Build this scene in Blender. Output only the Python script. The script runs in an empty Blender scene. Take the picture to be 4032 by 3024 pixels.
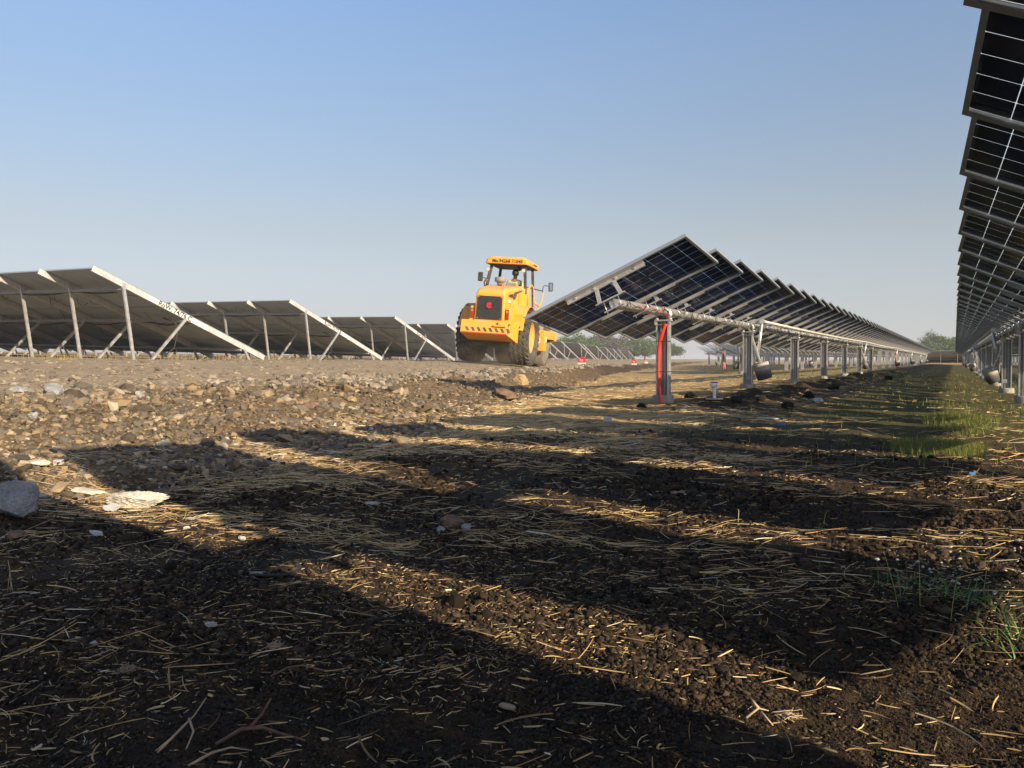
import bpy, math, random
import numpy as np
from mathutils import Matrix, Vector, Euler
random.seed(7); RNG = np.random.default_rng(7)
rad = math.radians
scene = bpy.context.scene
COL = scene.collection

# ------------------------------------------------------------------ tags
def tag(o, label=None, cat=None, group=None, kind=None):
    if label: o['label'] = label
    if cat: o['category'] = cat
    if group: o['group'] = group
    if kind: o['kind'] = kind
    return o

def empty(name, loc=(0, 0, 0), rot=(0, 0, 0), label=None, cat=None, group=None):
    o = bpy.data.objects.new(name, None); COL.objects.link(o)
    o.location = loc; o.rotation_euler = rot
    o.empty_display_size = .2
    return tag(o, label, cat, group)

def dup_tree(o, parent=None):
    c = o.copy(); COL.objects.link(c); c.parent = parent
    for ch in list(o.children): dup_tree(ch, c)
    return c

# ------------------------------------------------------------------ mesh builder
class MB:
    def __init__(s): s.v = []; s.f = []; s.m = []; s.s = []; s.uv = {}
    def add(s, vs, fs, mi=0, sm=False, M=None):
        b = len(s.v)
        for p in vs:
            p = Vector(p)
            if M is not None: p = M @ p
            s.v.append(tuple(p))
        for f in fs:
            s.f.append(tuple(i + b for i in f)); s.m.append(mi); s.s.append(sm)
        return s
    def box(s, c, d, M=None, mi=0, taper=(1, 1)):
        x, y, z = [q / 2 for q in d]; tx, ty = taper
        vs = [(-x, -y, -z), (x, -y, -z), (x, y, -z), (-x, y, -z), (-x*tx, -y*ty, z), (x*tx, -y*ty, z), (x*tx, y*ty, z), (-x*tx, y*ty, z)]
        T = Matrix.Translation(c) @ (M if M is not None else Matrix())
        return s.add(vs, [(0, 3, 2, 1), (4, 5, 6, 7), (0, 1, 5, 4), (1, 2, 6, 5), (2, 3, 7, 6), (3, 0, 4, 7)], mi, False, T)
    def hexa(s, vs, mi=0):
        return s.add(vs, [(0, 3, 2, 1), (4, 5, 6, 7), (0, 1, 5, 4), (1, 2, 6, 5), (2, 3, 7, 6), (3, 0, 4, 7)], mi)
    def beam(s, p0, p1, w, h, up=(0, 0, 1), mi=0):
        p0 = Vector(p0); p1 = Vector(p1); d = p1 - p0; L = d.length; d.normalize()
        u = Vector(up); a = d.cross(u)
        if a.length < 1e-4: a = d.cross(Vector((0, 1, 0)))
        a.normalize(); b = a.cross(d)
        M = Matrix((a, d, b)).transposed().to_4x4(); M.translation = (p0 + p1) / 2
        return s.box((0, 0, 0), (w, L, h), M, mi) if False else s.add(*_boxvf((w, L, h)), mi, False, M)
    def prof(s, p0, p1, poly, up=(0, 0, 1), mi=0):
        # extrude closed 2d polygon (a,b) from p0 to p1
        p0 = Vector(p0); p1 = Vector(p1); d = (p1 - p0).normalized()
        a = d.cross(Vector(up)).normalized(); b = a.cross(d)
        n = len(poly)
        vs = [p0 + a*q[0] + b*q[1] for q in poly] + [p1 + a*q[0] + b*q[1] for q in poly]
        fs = [(i, (i+1) % n, n + (i+1) % n, n + i) for i in range(n)] + [tuple(range(n-1, -1, -1)), tuple(range(n, 2*n))]
        return s.add(vs, fs, mi)
    def tube(s, path, r, n=8, mi=0, caps=True, sm=True):
        P = [Vector(p) for p in path]; rr = r if isinstance(r, (list, tuple)) else [r]*len(P)
        vs = []; prev = None
        for i, p in enumerate(P):
            d = (P[min(i+1, len(P)-1)] - P[max(i-1, 0)]).normalized()
            if prev is None:
                a = d.cross(Vector((0, 0, 1)))
                if a.length < .05: a = d.cross(Vector((0, 1, 0)))
            else: a = prev - d * prev.dot(d)
            a.normalize(); prev = a; b = d.cross(a)
            for k in range(n):
                t = 2*math.pi*k/n
                vs.append(p + (a*math.cos(t) + b*math.sin(t))*rr[i])
        fs = [(i*n+k, i*n+(k+1) % n, (i+1)*n+(k+1) % n, (i+1)*n+k) for i in range(len(P)-1) for k in range(n)]
        s.add(vs, fs, mi, sm)
        if caps:
            b = len(s.v) - len(vs)
            s.f += [tuple(b+k for k in range(n-1, -1, -1)), tuple(b+(len(P)-1)*n+k for k in range(n))]; s.m += [mi, mi]; s.s += [False, False]
        return s
    def lathe(s, pr, n=32, M=None, mi=0, sm=True, closed=False, caps=True):
        # pr: (radius, axial) around local X
        vs = [(a, r*math.cos(2*math.pi*k/n), r*math.sin(2*math.pi*k/n)) for r, a in pr for k in range(n)]
        m = len(pr); rng = m if closed else m-1
        fs = [(i*n+k, ((i+1) % m)*n+k, ((i+1) % m)*n+(k+1) % n, i*n+(k+1) % n) for i in range(rng) for k in range(n)]
        if not closed and caps: fs += [tuple(range(n)), tuple((m-1)*n+k for k in range(n-1, -1, -1))]
        return s.add(vs, fs, mi, sm, M)
    def prism(s, poly, t, M=None, mi=0):
        n = len(poly)
        vs = [(p[0], p[1], -t/2) for p in poly] + [(p[0], p[1], t/2) for p in poly]
        return s.add(vs, [(i, (i+1) % n, n+(i+1) % n, n+i) for i in range(n)] + [tuple(range(n-1, -1, -1)), tuple(range(n, 2*n))], mi, False, M)
    def mesh(s, name, mats):
        me = bpy.data.meshes.new(name)
        me.from_pydata([tuple(p) for p in s.v], [], s.f)
        for m in (mats if isinstance(mats, (list, tuple)) else [mats]): me.materials.append(m)
        me.polygons.foreach_set('material_index', s.m); me.polygons.foreach_set('use_smooth', s.s)
        me.update(); return me
    def build(s, name, mats, parent=None, bevel=0, loc=None, rot=None):
        o = bpy.data.objects.new(name, s.mesh(name, mats)); COL.objects.link(o)
        if parent is not None: o.parent = parent
        if loc: o.location = loc
        if rot: o.rotation_euler = rot
        if bevel:
            b = o.modifiers.new('bevel', 'BEVEL'); b.width = bevel; b.segments = 2; b.limit_method = 'ANGLE'; b.angle_limit = rad(40)
        return o

def _boxvf(d):
    x, y, z = [q/2 for q in d]
    return ([(-x, -y, -z), (x, -y, -z), (x, y, -z), (-x, y, -z), (-x, -y, z), (x, -y, z), (x, y, z), (-x, y, z)],
            [(0, 3, 2, 1), (4, 5, 6, 7), (0, 1, 5, 4), (1, 2, 6, 5), (2, 3, 7, 6), (3, 0, 4, 7)])

def obj(name, me, parent=None, loc=None, rot=None):
    o = bpy.data.objects.new(name, me); COL.objects.link(o)
    if parent is not None: o.parent = parent
    if loc is not None: o.location = loc
    if rot is not None: o.rotation_euler = rot
    return o

def text_mesh(txt, size, mat, ext=.0015, shear=0, bold=0):
    cu = bpy.data.curves.new('txt', 'FONT'); cu.body = txt; cu.size = size; cu.extrude = ext
    cu.align_x = 'CENTER'; cu.align_y = 'CENTER'; cu.shear = shear; cu.offset = bold; cu.resolution_u = 3
    t = bpy.data.objects.new('txt', cu); COL.objects.link(t)
    dg = bpy.context.evaluated_depsgraph_get()
    me = bpy.data.meshes.new_from_object(t.evaluated_get(dg))
    bpy.data.objects.remove(t); me.materials.clear(); me.materials.append(mat)
    return me

# ------------------------------------------------------------------ materials
def newmat(name):
    m = bpy.data.materials.new(name); m.use_nodes = True
    nt = m.node_tree; p = nt.nodes['Principled BSDF']; return m, nt, p
def N(nt, t, **k):
    n = nt.nodes.new(t)
    for a, b in k.items(): setattr(n, a, b)
    return n
def L(nt, a, b): nt.links.new(a, b)
def ramp(nt, fac, stops):
    r = N(nt, 'ShaderNodeValToRGB'); e = r.color_ramp.elements
    e[0].position, e[0].color = stops[0][0], (*stops[0][1], 1)
    e[1].position, e[1].color = stops[-1][0], (*stops[-1][1], 1)
    for p, c in stops[1:-1]:
        q = e.new(p); q.color = (*c, 1)
    L(nt, fac, r.inputs[0]); return r.outputs[0]
def noise(nt, sc, det=4, rough=.6, vec=None, out=0):
    n = N(nt, 'ShaderNodeTexNoise'); n.inputs['Scale'].default_value = sc; n.inputs['Detail'].default_value = det; n.inputs['Roughness'].default_value = rough
    if vec is not None: L(nt, vec, n.inputs['Vector'])
    return n.outputs[out]
def mixc(nt, fac, a, b, mode='MIX'):
    m = N(nt, 'ShaderNodeMix', data_type='RGBA', blend_type=mode)
    for v, i in ((fac, 0), (a, 6), (b, 7)):
        if hasattr(v, 'links'): L(nt, v, m.inputs[i])
        else: m.inputs[i].default_value = v if i == 0 else (*v, 1)
    return m.outputs[2]
def math_(nt, op, a, b=None, c=None):
    m = N(nt, 'ShaderNodeMath', operation=op)
    for i, v in enumerate((a, b, c)):
        if v is None: continue
        if hasattr(v, 'links'): L(nt, v, m.inputs[i])
        else: m.inputs[i].default_value = v
    return m.outputs[0]
def bump(nt, p, h, strength=.5, dist=.02):
    b = N(nt, 'ShaderNodeBump'); b.inputs['Strength'].default_value = strength; b.inputs['Distance'].default_value = dist
    L(nt, h, b.inputs['Height']); L(nt, b.outputs[0], p.inputs['Normal'])
def coord(nt, which='Object'): return N(nt, 'ShaderNodeTexCoord').outputs[which]
def simple(name, c, rough=.5, metal=0, var=.12, sc=8, bmp=0, spec=.5):
    m, nt, p = newmat(name)
    n = noise(nt, sc, 5, .65, coord(nt))
    lo = tuple(q*(1-var) for q in c); hi = tuple(min(1, q*(1+var)) for q in c)
    L(nt, ramp(nt, n, [(.3, lo), (.7, hi)]), p.inputs['Base Color'])
    p.inputs['Roughness'].default_value = rough; p.inputs['Metallic'].default_value = metal
    p.inputs['Specular IOR Level'].default_value = spec
    if bmp: bump(nt, p, n, bmp, .01)
    return m

def galv(name, base=.5, rough=.42, metal=.55):
    m, nt, p = newmat(name); co = coord(nt)
    v = N(nt, 'ShaderNodeTexVoronoi'); v.inputs['Scale'].default_value = 45; L(nt, co, v.inputs['Vector'])
    n = noise(nt, 6, 6, .7, co)
    f = math_(nt, 'ADD', math_(nt, 'MULTIPLY', v.outputs['Distance'], .35), n)
    L(nt, ramp(nt, f, [(.35, (base*.62, base*.65, base*.68)), (.62, (base, base*1.01, base*1.03)), (.9, (base*1.3, base*1.3, base*1.28))]), p.inputs['Base Color'])
    L(nt, ramp(nt, n, [(.3, (rough-.1,)*3), (.7, (rough+.15,)*3)]), p.inputs['Roughness'])
    p.inputs['Metallic'].default_value = metal
    return m
GALV = galv('galvanised_steel'); GALV_D = galv('weathered_shaded_galvanised_steel', .34, .5, .45); GALV_B = galv('bright_galvanised_steel', .55, .36, .7)
GALV_T = galv('pale_galvanised_rafter_steel', .44, .5, .2)
ALU = simple('anodised_aluminium', (.44, .455, .47), .38, .6, .08, 20)
CONC = simple('concrete', (.27, .255, .225), .9, 0, .3, 14, .4)
CONC_L = simple('pale_concrete', (.42, .40, .36), .9, 0, .25, 10, .5)
BLACK = simple('black_rubber', (.018, .018, .019), .6, 0, .25, 12)
CABLE = simple('black_cable', (.012, .012, .013), .5)
REDP = simple('red_conduit_plastic', (.72, .035, .015), .38, 0, .12, 9)
WHITEP = simple('white_plastic', (.78, .78, .76), .4, 0, .06)
BLUEP = simple('blue_plastic', (.03, .06, .35), .4)
CREAM = simple('cream_pipe', (.62, .58, .48), .5, .1, .12)
REDPAINT = simple('red_paint', (.55, .015, .02), .5, 0, .15)
WHITEPAINT = simple('white_paint', (.62, .61, .58), .6, 0, .15, 15)

def cell_mat(name, nx, ny, line, cell, tr, lw=.018, glow=0, asp=1.0):
    # solar cells: rectangular grid of dark cells, pale gaps, small diamonds at the corners
    m, nt, p = newmat(name); uv = N(nt, 'ShaderNodeUVMap').outputs[0]
    sx = N(nt, 'ShaderNodeSeparateXYZ'); L(nt, uv, sx.inputs[0])
    ax = math_(nt, 'MULTIPLY', sx.outputs[0], nx); ay = math_(nt, 'MULTIPLY', sx.outputs[1], ny)
    dx = math_(nt, 'PINGPONG', ax, .5); dy = math_(nt, 'PINGPONG', ay, .5)
    ln = math_(nt, 'MINIMUM', dx, math_(nt, 'DIVIDE', dy, asp))
    a = math_(nt, 'LESS_THAN', ln, lw)
    di = math_(nt, 'LESS_THAN', math_(nt, 'ADD', dx, dy), lw*(5.5 if asp > 1 else 4.6))
    cx = math_(nt, 'LESS_THAN', math_(nt, 'ABSOLUTE', math_(nt, 'SUBTRACT', sx.outputs[0], .5)), .0022)
    g = math_(nt, 'MAXIMUM', math_(nt, 'MAXIMUM', a, di), cx)
    n = noise(nt, 3, 4, .6, coord(nt))
    cc = mixc(nt, n, cell, tuple(q*1.8 for q in cell))
    L(nt, mixc(nt, g, cc, line), p.inputs['Base Color'])
    p.inputs['Roughness'].default_value = .12; p.inputs['Specular IOR Level'].default_value = .22
    t = N(nt, 'ShaderNodeBsdfTransparent'); t.inputs[0].default_value = (.9, .95, 1, 1)
    mx = N(nt, 'ShaderNodeMixShader'); out = nt.nodes['Material Output']
    if glow:
        tl = N(nt, 'ShaderNodeBsdfTranslucent'); tl.inputs[0].default_value = (.55, .60, .62, 1); m2 = N(nt, 'ShaderNodeMixShader'); m2.inputs[0].default_value = glow
        L(nt, t.outputs[0], m2.inputs[1]); L(nt, tl.outputs[0], m2.inputs[2]); t = m2
    L(nt, math_(nt, 'MULTIPLY', g, tr), mx.inputs[0]); L(nt, p.outputs[0], mx.inputs[1]); L(nt, t.outputs[0], mx.inputs[2]); L(nt, mx.outputs[0], out.inputs[0])
    return m
CELL = cell_mat('bifacial_cells', 12, 6, (.72, .78, .80), (.007, .015, .052), .9, .011, 0, 1.7)
CELL_T = cell_mat('bifacial_cells_front', 12, 6, (.72, .78, .80), (.007, .015, .052), .9, .011, .6, 1.7)
CELLB = cell_mat('table_module_back', 12, 6, (.27, .32, .385), (.225, .268, .322), .0, .012)
for _n in CELLB.node_tree.nodes:
    if _n.type == 'BSDF_PRINCIPLED': _n.inputs['Roughness'].default_value = .45
# ------------------------------------------------------------------ noise and terrain
def _h(ix, iy, seed):
    n = (ix.astype(np.int64)*374761393 + iy.astype(np.int64)*668265263 + seed*974634777) & 0xffffffff
    n = ((n ^ (n >> 13)) * 1274126177) & 0xffffffff
    n = n ^ (n >> 16)
    return (n & 0xffff) / 65535.0
def vn(x, y, seed=0):
    xi = np.floor(x); yi = np.floor(y); fx = x-xi; fy = y-yi
    fx = fx*fx*(3-2*fx); fy = fy*fy*(3-2*fy)
    a = _h(xi, yi, seed); b = _h(xi+1, yi, seed); c = _h(xi, yi+1, seed); d = _h(xi+1, yi+1, seed)
    return (a+(b-a)*fx) + ((c+(d-c)*fx)-(a+(b-a)*fx))*fy - .5
def fbm(x, y, sc, o=4, seed=0, g=.5):
    r = 0; a = 1; f = 1/sc
    for i in range(o):
        r = r + a*vn(x*f+i*17.3, y*f-i*9.1, seed+i); a *= g; f *= 2.03
    return r
def sst(a, b, x):
    t = np.clip((x-a)/(b-a), 0, 1); return t*t*(3-2*t)
EY = [-40, 0, 3, 7, 11, 15, 20, 34, 52, 75, 110, 200, 400]
EX = [8, -4.9, -5.8, -6.7, -7.5, -8.5, -10, -14.8, -19.6, -25.5, -35, -58, -110]
BY = [-40, 0, 2, 3.2, 5, 7.5, 10.5, 14, 20, 34, 52, 75, 110, 200, 400]
BX = [9.5, -3.2, -3.5, -3.55, -4.05, -4.8, -5.7, -6.9, -8.9, -13.6, -18.6, -24.5, -34, -57, -109]
def zones(X, Y):
    w = fbm(X, Y, .9, 4, 50)*.5
    xe = np.interp(Y, EY, EX)+w; xb = np.interp(Y, BY, BX)+w
    return xe, xb
def H(X, Y, fine=True):
    X = np.asarray(X, float); Y = np.asarray(Y, float)
    xe, xb = zones(X, Y)
    t = np.clip((xb-X)/(xb-xe), 0, 1)
    s = np.maximum((xe-X)*.95, 0)
    z = .36*(.35*t+.65*sst(0, 1, t)) + .085*np.minimum(s, 2.8) + .006*np.clip(s-2.8, 0, 7)+.02*np.clip(s-9.8, 0, 60)
    fld = 1-sst(0, .25, t)
    z = z - .12*sst(-3, .8, X)*fld*sst(6, 15, Y)
    r = np.hypot(X, Y); far = 1/(1+(r/60)**2)
    z = z + fld*(.075*fbm(X, Y, 1.3, 3, 3)*sst(.8, 3, r) + .02*fbm(X, Y, .35, 3, 9))*far
    berm = np.exp(-((X+2.75)/.55)**2)*sst(9.5, 12, Y)*(1-sst(60, 110, Y))
    z = z + berm*(.05+.22*np.maximum(fbm(X, Y, .45, 3, 77), 0))
    z = z + sst(.02, .2, t)*(1-sst(.8, 1.1, t))*(.10*fbm(X, Y, .9, 3, 21)+.03*fbm(X, Y, .16, 2, 22))
    if fine:
        z = z + fld*(.016*fbm(X, Y, .09, 3, 31, .6)+.004*fbm(X, Y, .02, 2, 35))/(1+(r/14)**2)
        z = z + sst(.9, 1.2, t+s)*(.03*fbm(X, Y, .8, 4, 41)+.012*fbm(X, Y, .12, 3, 42))*far
    return z
def hz(x, y): return float(H(np.array([x]), np.array([y]))[0])

INK = simple('black_marker_ink', (.01, .01, .012), .7)
TXT = {t: text_mesh(t, .19, INK, .001, 0, .004) for t in ('Row 73/75 B', 'RoW: 74/76 C', 'RoW 75/77 B', 'Row 76/78 C')}
TXT['kp'] = text_mesh('kp', .19, WHITEPAINT, .004)
TXT['Mo.94268 71045'] = text_mesh('Mo.94268 71045', .135, simple('brown_lettering', (.05, .010, .008), .5), .002, 0, .004)
# ------------------------------------------------------------------ camera, sun, sky
CAMZ = .6
cam_d = bpy.data.cameras.new('camera'); cam = bpy.data.objects.new('camera', cam_d); COL.objects.link(cam)
cam_d.sensor_width = 36; cam_d.lens = 36*3134.8/4032; cam_d.clip_start = .05; cam_d.clip_end = 9000
cam.location = (0, 0, CAMZ)
cam.rotation_euler = (Matrix.Rotation(rad(29.095), 4, 'Z') @ Matrix.Rotation(rad(90-1.65), 4, 'X') @ Matrix.Rotation(rad(-.149), 4, 'Z')).to_euler()
scene.camera = cam
sd = Vector((2.46, -1.10, 1)).normalized()       # towards the sun
el = math.asin(sd.z); az = math.atan2(sd.x, sd.y)
sun_d = bpy.data.lights.new('sun', 'SUN'); sun_d.energy = 5.0; sun_d.angle = rad(.53); sun_d.color = (1, .82, .57)
sun = bpy.data.objects.new('sun', sun_d); COL.objects.link(sun); sun.location = (20, -20, 30)
sun.rotation_euler = sd.to_track_quat('Z', 'Y').to_euler()
w = bpy.data.worlds.new('World'); scene.world = w; w.use_nodes = True
nt = w.node_tree; bg = nt.nodes['Background']
sky = N(nt, 'ShaderNodeTexSky', sky_type='NISHITA'); sky.sun_disc = False
sky.sun_elevation = el; sky.sun_rotation = az; sky.air_density = 1.0; sky.dust_density = 1.0; sky.ozone_density = 3.0; sky.altitude = 0
# dusty air low over the plain: the clear-sky model is paled towards the horizon
sz = N(nt, 'ShaderNodeSeparateXYZ'); L(nt, coord(nt, 'Generated'), sz.inputs[0])
hz_r = ramp(nt, sz.outputs[2], [(0, (.57, .53, .66)), (.03, (.56, .49, .56)), (.06, (.53, .435, .46)), (.156, (.63, .48, .415)), (.29, (.72, .63, .585)), (.47, (.96, .88, .84)), (1, (1, .92, .88))])
veil = ramp(nt, sz.outputs[2], [(0, (.62, .62, .62)), (.08, (.50, .50, .50)), (.22, (.20, .20, .20)), (.42, (0, 0, 0))])
L(nt, mixc(nt, veil, mixc(nt, 1.0, sky.outputs[0], hz_r, 'MULTIPLY'), (2.45, 2.68, 2.78)), bg.inputs[0]); bg.inputs[1].default_value = .146
scene.view_settings.view_transform = 'Standard'; scene.view_settings.look = 'None'; scene.view_settings.exposure = .8; scene.view_settings.gamma = 1
scene.cycles.max_bounces = 6; scene.cycles.transparent_max_bounces = 12; scene.cycles.caustics_reflective = False; scene.cycles.caustics_refractive = False
scene.cycles.use_denoising = True

# ------------------------------------------------------------------ ground sheets
def mesh_np(name, V, F, mats, mi=None, smooth=True, attrs=None):
    me = bpy.data.meshes.new(name); nv = len(V); nf, k = F.shape
    me.vertices.add(nv); me.vertices.foreach_set('co', V.astype(np.float32).ravel())
    me.loops.add(nf*k); me.loops.foreach_set('vertex_index', F.astype(np.int32).ravel())
    me.polygons.add(nf); me.polygons.foreach_set('loop_start', np.arange(0, nf*k, k, dtype=np.int32))
    if mi is not None: me.polygons.foreach_set('material_index', mi.astype(np.int32))
    for m in mats: me.materials.append(m)
    me.update(calc_edges=True)
    me.polygons.foreach_set('use_smooth', np.full(nf, smooth))
    for n, a in (attrs or {}).items():
        if a.ndim == 2:
            at = me.attributes.new(n, 'FLOAT_COLOR', 'POINT'); at.data.foreach_set('color', a.astype(np.float32).ravel())
        else:
            at = me.attributes.new(n, 'FLOAT', 'POINT'); at.data.foreach_set('value', a.astype(np.float32))
    me.update(); return me

def ground_material():
    m, nt, p = newmat('ground_soil'); co = N(nt, 'ShaderNodeNewGeometry').outputs['Position']
    at = N(nt, 'ShaderNodeAttribute', attribute_name='zone'); sp = N(nt, 'ShaderNodeSeparateColor'); L(nt, at.outputs['Color'], sp.inputs[0])
    road, slope, green = sp.outputs[0], sp.outputs[1], sp.outputs[2]; straw = at.outputs['Alpha']
    n1 = noise(nt, 1.7, 5, .65, co); n2 = noise(nt, 60, 4, .7, co); n3 = noise(nt, 9, 5, .7, co)
    soil = ramp(nt, n2, [(.3, (.013, .009, .006)), (.55, (.042, .029, .0175)), (.8, (.080, .056, .035))])
    soil = mixc(nt, math_(nt, 'MULTIPLY', n1, .6), soil, (.045, .031, .021))
    # streaky straw litter beyond where single straws are laid
    mp = N(nt, 'ShaderNodeMapping'); mp.inputs['Scale'].default_value = (2.6, 6.5, 5); L(nt, co, mp.inputs[0])
    sn = noise(nt, 1.0, 8, .82, mp.outputs[0])
    sf = math_(nt, 'MULTIPLY', math_(nt, 'GREATER_THAN', math_(nt, 'ADD', sn, math_(nt, 'MULTIPLY', straw, .14)), .60), straw)
    c = mixc(nt, math_(nt, 'MULTIPLY', sf, .85), mixc(nt, math_(nt, 'MULTIPLY', straw, .7), soil, (.17, .115, .06)), ramp(nt, n2, [(.3, (.28, .185, .08)), (.7, (.62, .44, .20))]))
    gn = noise(nt, 3.2, 6, .75, co)
    gf = math_(nt, 'MULTIPLY', ramp(nt, math_(nt, 'ADD', gn, math_(nt, 'MULTIPLY', green, .30)), [(.55, (0, 0, 0)), (.72, (1, 1, 1))]), green)
    c = mixc(nt, math_(nt, 'MULTIPLY', gf, .38), c, ramp(nt, n2, [(.3, (.05, .07, .016)), (.7, (.17, .19, .05))]))
    vo = N(nt, 'ShaderNodeTexVoronoi'); vo.inputs['Scale'].default_value = 26; L(nt, co, vo.inputs['Vector'])
    vc = N(nt, 'ShaderNodeSeparateColor'); L(nt, vo.outputs['Color'], vc.inputs[0])
    sl = ramp(nt, vc.outputs[0], [(0, (.07, .048, .03)), (.5, (.17, .12, .065)), (.8, (.14, .115, .085)), (1, (.24, .165, .085))])
    c = mixc(nt, slope, c, sl)
    rd = ramp(nt, math_(nt, 'ADD', math_(nt, 'MULTIPLY', n3, .7), math_(nt, 'MULTIPLY', n2, .3)), [(.32, (.19, .145, .095)), (.5, (.30, .235, .155)), (.68, (.39, .315, .215))])
    c = mixc(nt, road, c, rd)
    L(nt, c, p.inputs['Base Color']); p.inputs['Roughness'].default_value = .95; p.inputs['Specular IOR Level'].default_value = .15
    hgt = math_(nt, 'ADD', math_(nt, 'MULTIPLY', n2, .5), math_(nt, 'MULTIPLY', vo.outputs['Distance'], math_(nt, 'MULTIPLY', slope, -1.2)))
    n4 = noise(nt, 240, 3, .7, co)
    hgt = math_(nt, 'ADD', hgt, math_(nt, 'MULTIPLY', n4, .25))
    bump(nt, p, hgt, .9, .012)
    return m
GROUND = ground_material()

def zone_attr(X, Y):
    xe, xb = zones(X, Y); t = (xb-X)/(xb-xe); r = np.hypot(X, Y)
    road = sst(.93, 1.12, t+.15*fbm(X, Y, .3, 3, 61)); slope = sst(-.02, .12, t+.2*fbm(X, Y, .25, 3, 62))*(1-road)*(1-.75*sst(16, 40, Y))
    fld = 1-sst(0, .1, t)
    g1 = sst(-2.6, -1.0, X+.5*fbm(X, Y, 1, 3, 63))*sst(4, 9, Y)
    g2 = sst(13, 20, Y)*sst(-.6, .6, X+3.4+.14*(Y-14)*0)
    g3 = sst(18, 30, Y)*sst(.5, 4, X-(xb+2.5))*.9
    green = np.clip(np.maximum(np.maximum(g1, g2), g3), 0, 1)*fld*(1-sst(122, 132, Y))
    dark = np.exp(-((X+2.7)/.7)**2)*sst(8, 11, Y)
    straw = (.1+.9*sst(3.5, 9, r))*fld*(1-.75*sst(-2.6, -1.4, X))*(1-dark)
    straw = np.maximum(straw, fld*sst(122, 132, Y)*1.0)
    return np.stack([road, slope, green*(1-.6*dark), np.clip(straw, 0, 1)], 1)

def build_ground():
    # fan of rings round the camera's foot: fine in front, coarse behind and far off
    r = np.concatenate([np.linspace(.004, .27, 14), np.geomspace(.28, 45, 820), np.geomspace(45, 6000, 90)[1:]])
    a0 = rad(29.1)
    front = np.linspace(-rad(52), rad(52), 860); back = np.linspace(rad(52), 2*math.pi-rad(52), 110)[1:-1]
    a = np.concatenate([front, back]) + a0       # angle to the left of +Y
    R, A = np.meshgrid(r, a, indexing='ij'); X = -R*np.sin(A); Y = R*np.cos(A)
    Z = H(X.ravel(), Y.ravel()); X = X.ravel(); Y = Y.ravel()
    na = len(a); nr = len(r)
    i, j = np.meshgrid(np.arange(nr-1), np.arange(na), indexing='ij'); j2 = (j+1) % na
    F = np.stack([i*na+j, (i+1)*na+j, (i+1)*na+j2, i*na+j2], -1).reshape(-1, 4)
    V = np.stack([X, Y, Z], 1); Zn = zone_attr(X, Y)
    fc = Zn[F].mean(1); kind = np.where(fc[:, 0] > .5, 2, np.where(fc[:, 1] > .4, 1, 0))
    for k, nm, lb in ((0, 'ground', 'dark cultivated soil of the field between the tracker rows'), (1, 'embankment', 'brown stony side slope of the road embankment'), (2, 'road', 'dusty compacted haul road on top of the embankment')):
        Fk = F[kind == k]
        used = np.unique(Fk); remap = np.full(len(V), -1); remap[used] = np.arange(len(used))
        me = mesh_np(nm, V[used], remap[Fk], [GROUND], attrs={'zone': Zn[used]})
        o = obj(nm, me); tag(o, lb, None, None, 'structure')
build_ground()
# ------------------------------------------------------------------ scatter ("stuff")
def ico(sub=0):
    p = (1+5**.5)/2
    v = np.array([(-1, p, 0), (1, p, 0), (-1, -p, 0), (1, -p, 0), (0, -1, p), (0, 1, p), (0, -1, -p), (0, 1, -p), (p, 0, -1), (p, 0, 1), (-p, 0, -1), (-p, 0, 1)], float)
    v /= np.linalg.norm(v[0])
    f = [(0, 11, 5), (0, 5, 1), (0, 1, 7), (0, 7, 10), (0, 10, 11), (1, 5, 9), (5, 11, 4), (11, 10, 2), (10, 7, 6), (7, 1, 8), (3, 9, 4), (3, 4, 2), (3, 2, 6), (3, 6, 8), (3, 8, 9), (4, 9, 5), (2, 4, 11), (6, 2, 10), (8, 6, 7), (9, 8, 1)]
    v = [tuple(q) for q in v]
    for _ in range(sub):
        cache = {}; nf = []
        def mid(a, b):
            k = (min(a, b), max(a, b))
            if k not in cache:
                q = (np.array(v[a])+np.array(v[b]))/2; q /= np.linalg.norm(q); v.append(tuple(q)); cache[k] = len(v)-1
            return cache[k]
        for a, b, c in f:
            x, y, z = mid(a, b), mid(b, c), mid(c, a); nf += [(a, x, z), (b, y, x), (c, z, y), (x, y, z)]
        f = nf
    return np.array(v), np.array(f)
IV, IF = ico(0)
def rand_rot(n):
    q = RNG.normal(size=(n, 4)); q /= np.linalg.norm(q, axis=1)[:, None]; w_, x, y, z = q.T
    return np.stack([1-2*(y*y+z*z), 2*(x*y-z*w_), 2*(x*z+y*w_), 2*(x*y+z*w_), 1-2*(x*x+z*z), 2*(y*z-x*w_), 2*(x*z-y*w_), 2*(y*z+x*w_), 1-2*(x*x+y*y)], 1).reshape(n, 3, 3)
def stones(name, P, S, mat, label, flat=.7, jag=.22, sink=.2):
    n = len(P); base = IV[None]*(1+RNG.uniform(-jag, jag, (n, 12, 1)))
    base = base*np.stack([RNG.uniform(.8, 1.3, n), RNG.uniform(.7, 1.1, n), RNG.uniform(.5, .9, n)], 1)[:, None]
    V = np.einsum('nij,nkj->nki', rand_rot(n), base); V[:, :, 2] *= flat
    V = V*S[:, None, None] + P[:, None, :]; V[:, :, 2] += (S*(flat*.75-sink))[:, None]
    F = IF[None]+(np.arange(n)*12)[:, None, None]
    rnd = np.repeat(RNG.uniform(0, 1, n), 12)
    me = mesh_np(name, V.reshape(-1, 3), F.reshape(-1, 3), [mat], smooth=False, attrs={'rnd': rnd})
    o = obj(name, me); tag(o, label, None, None, 'stuff'); return o
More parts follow.
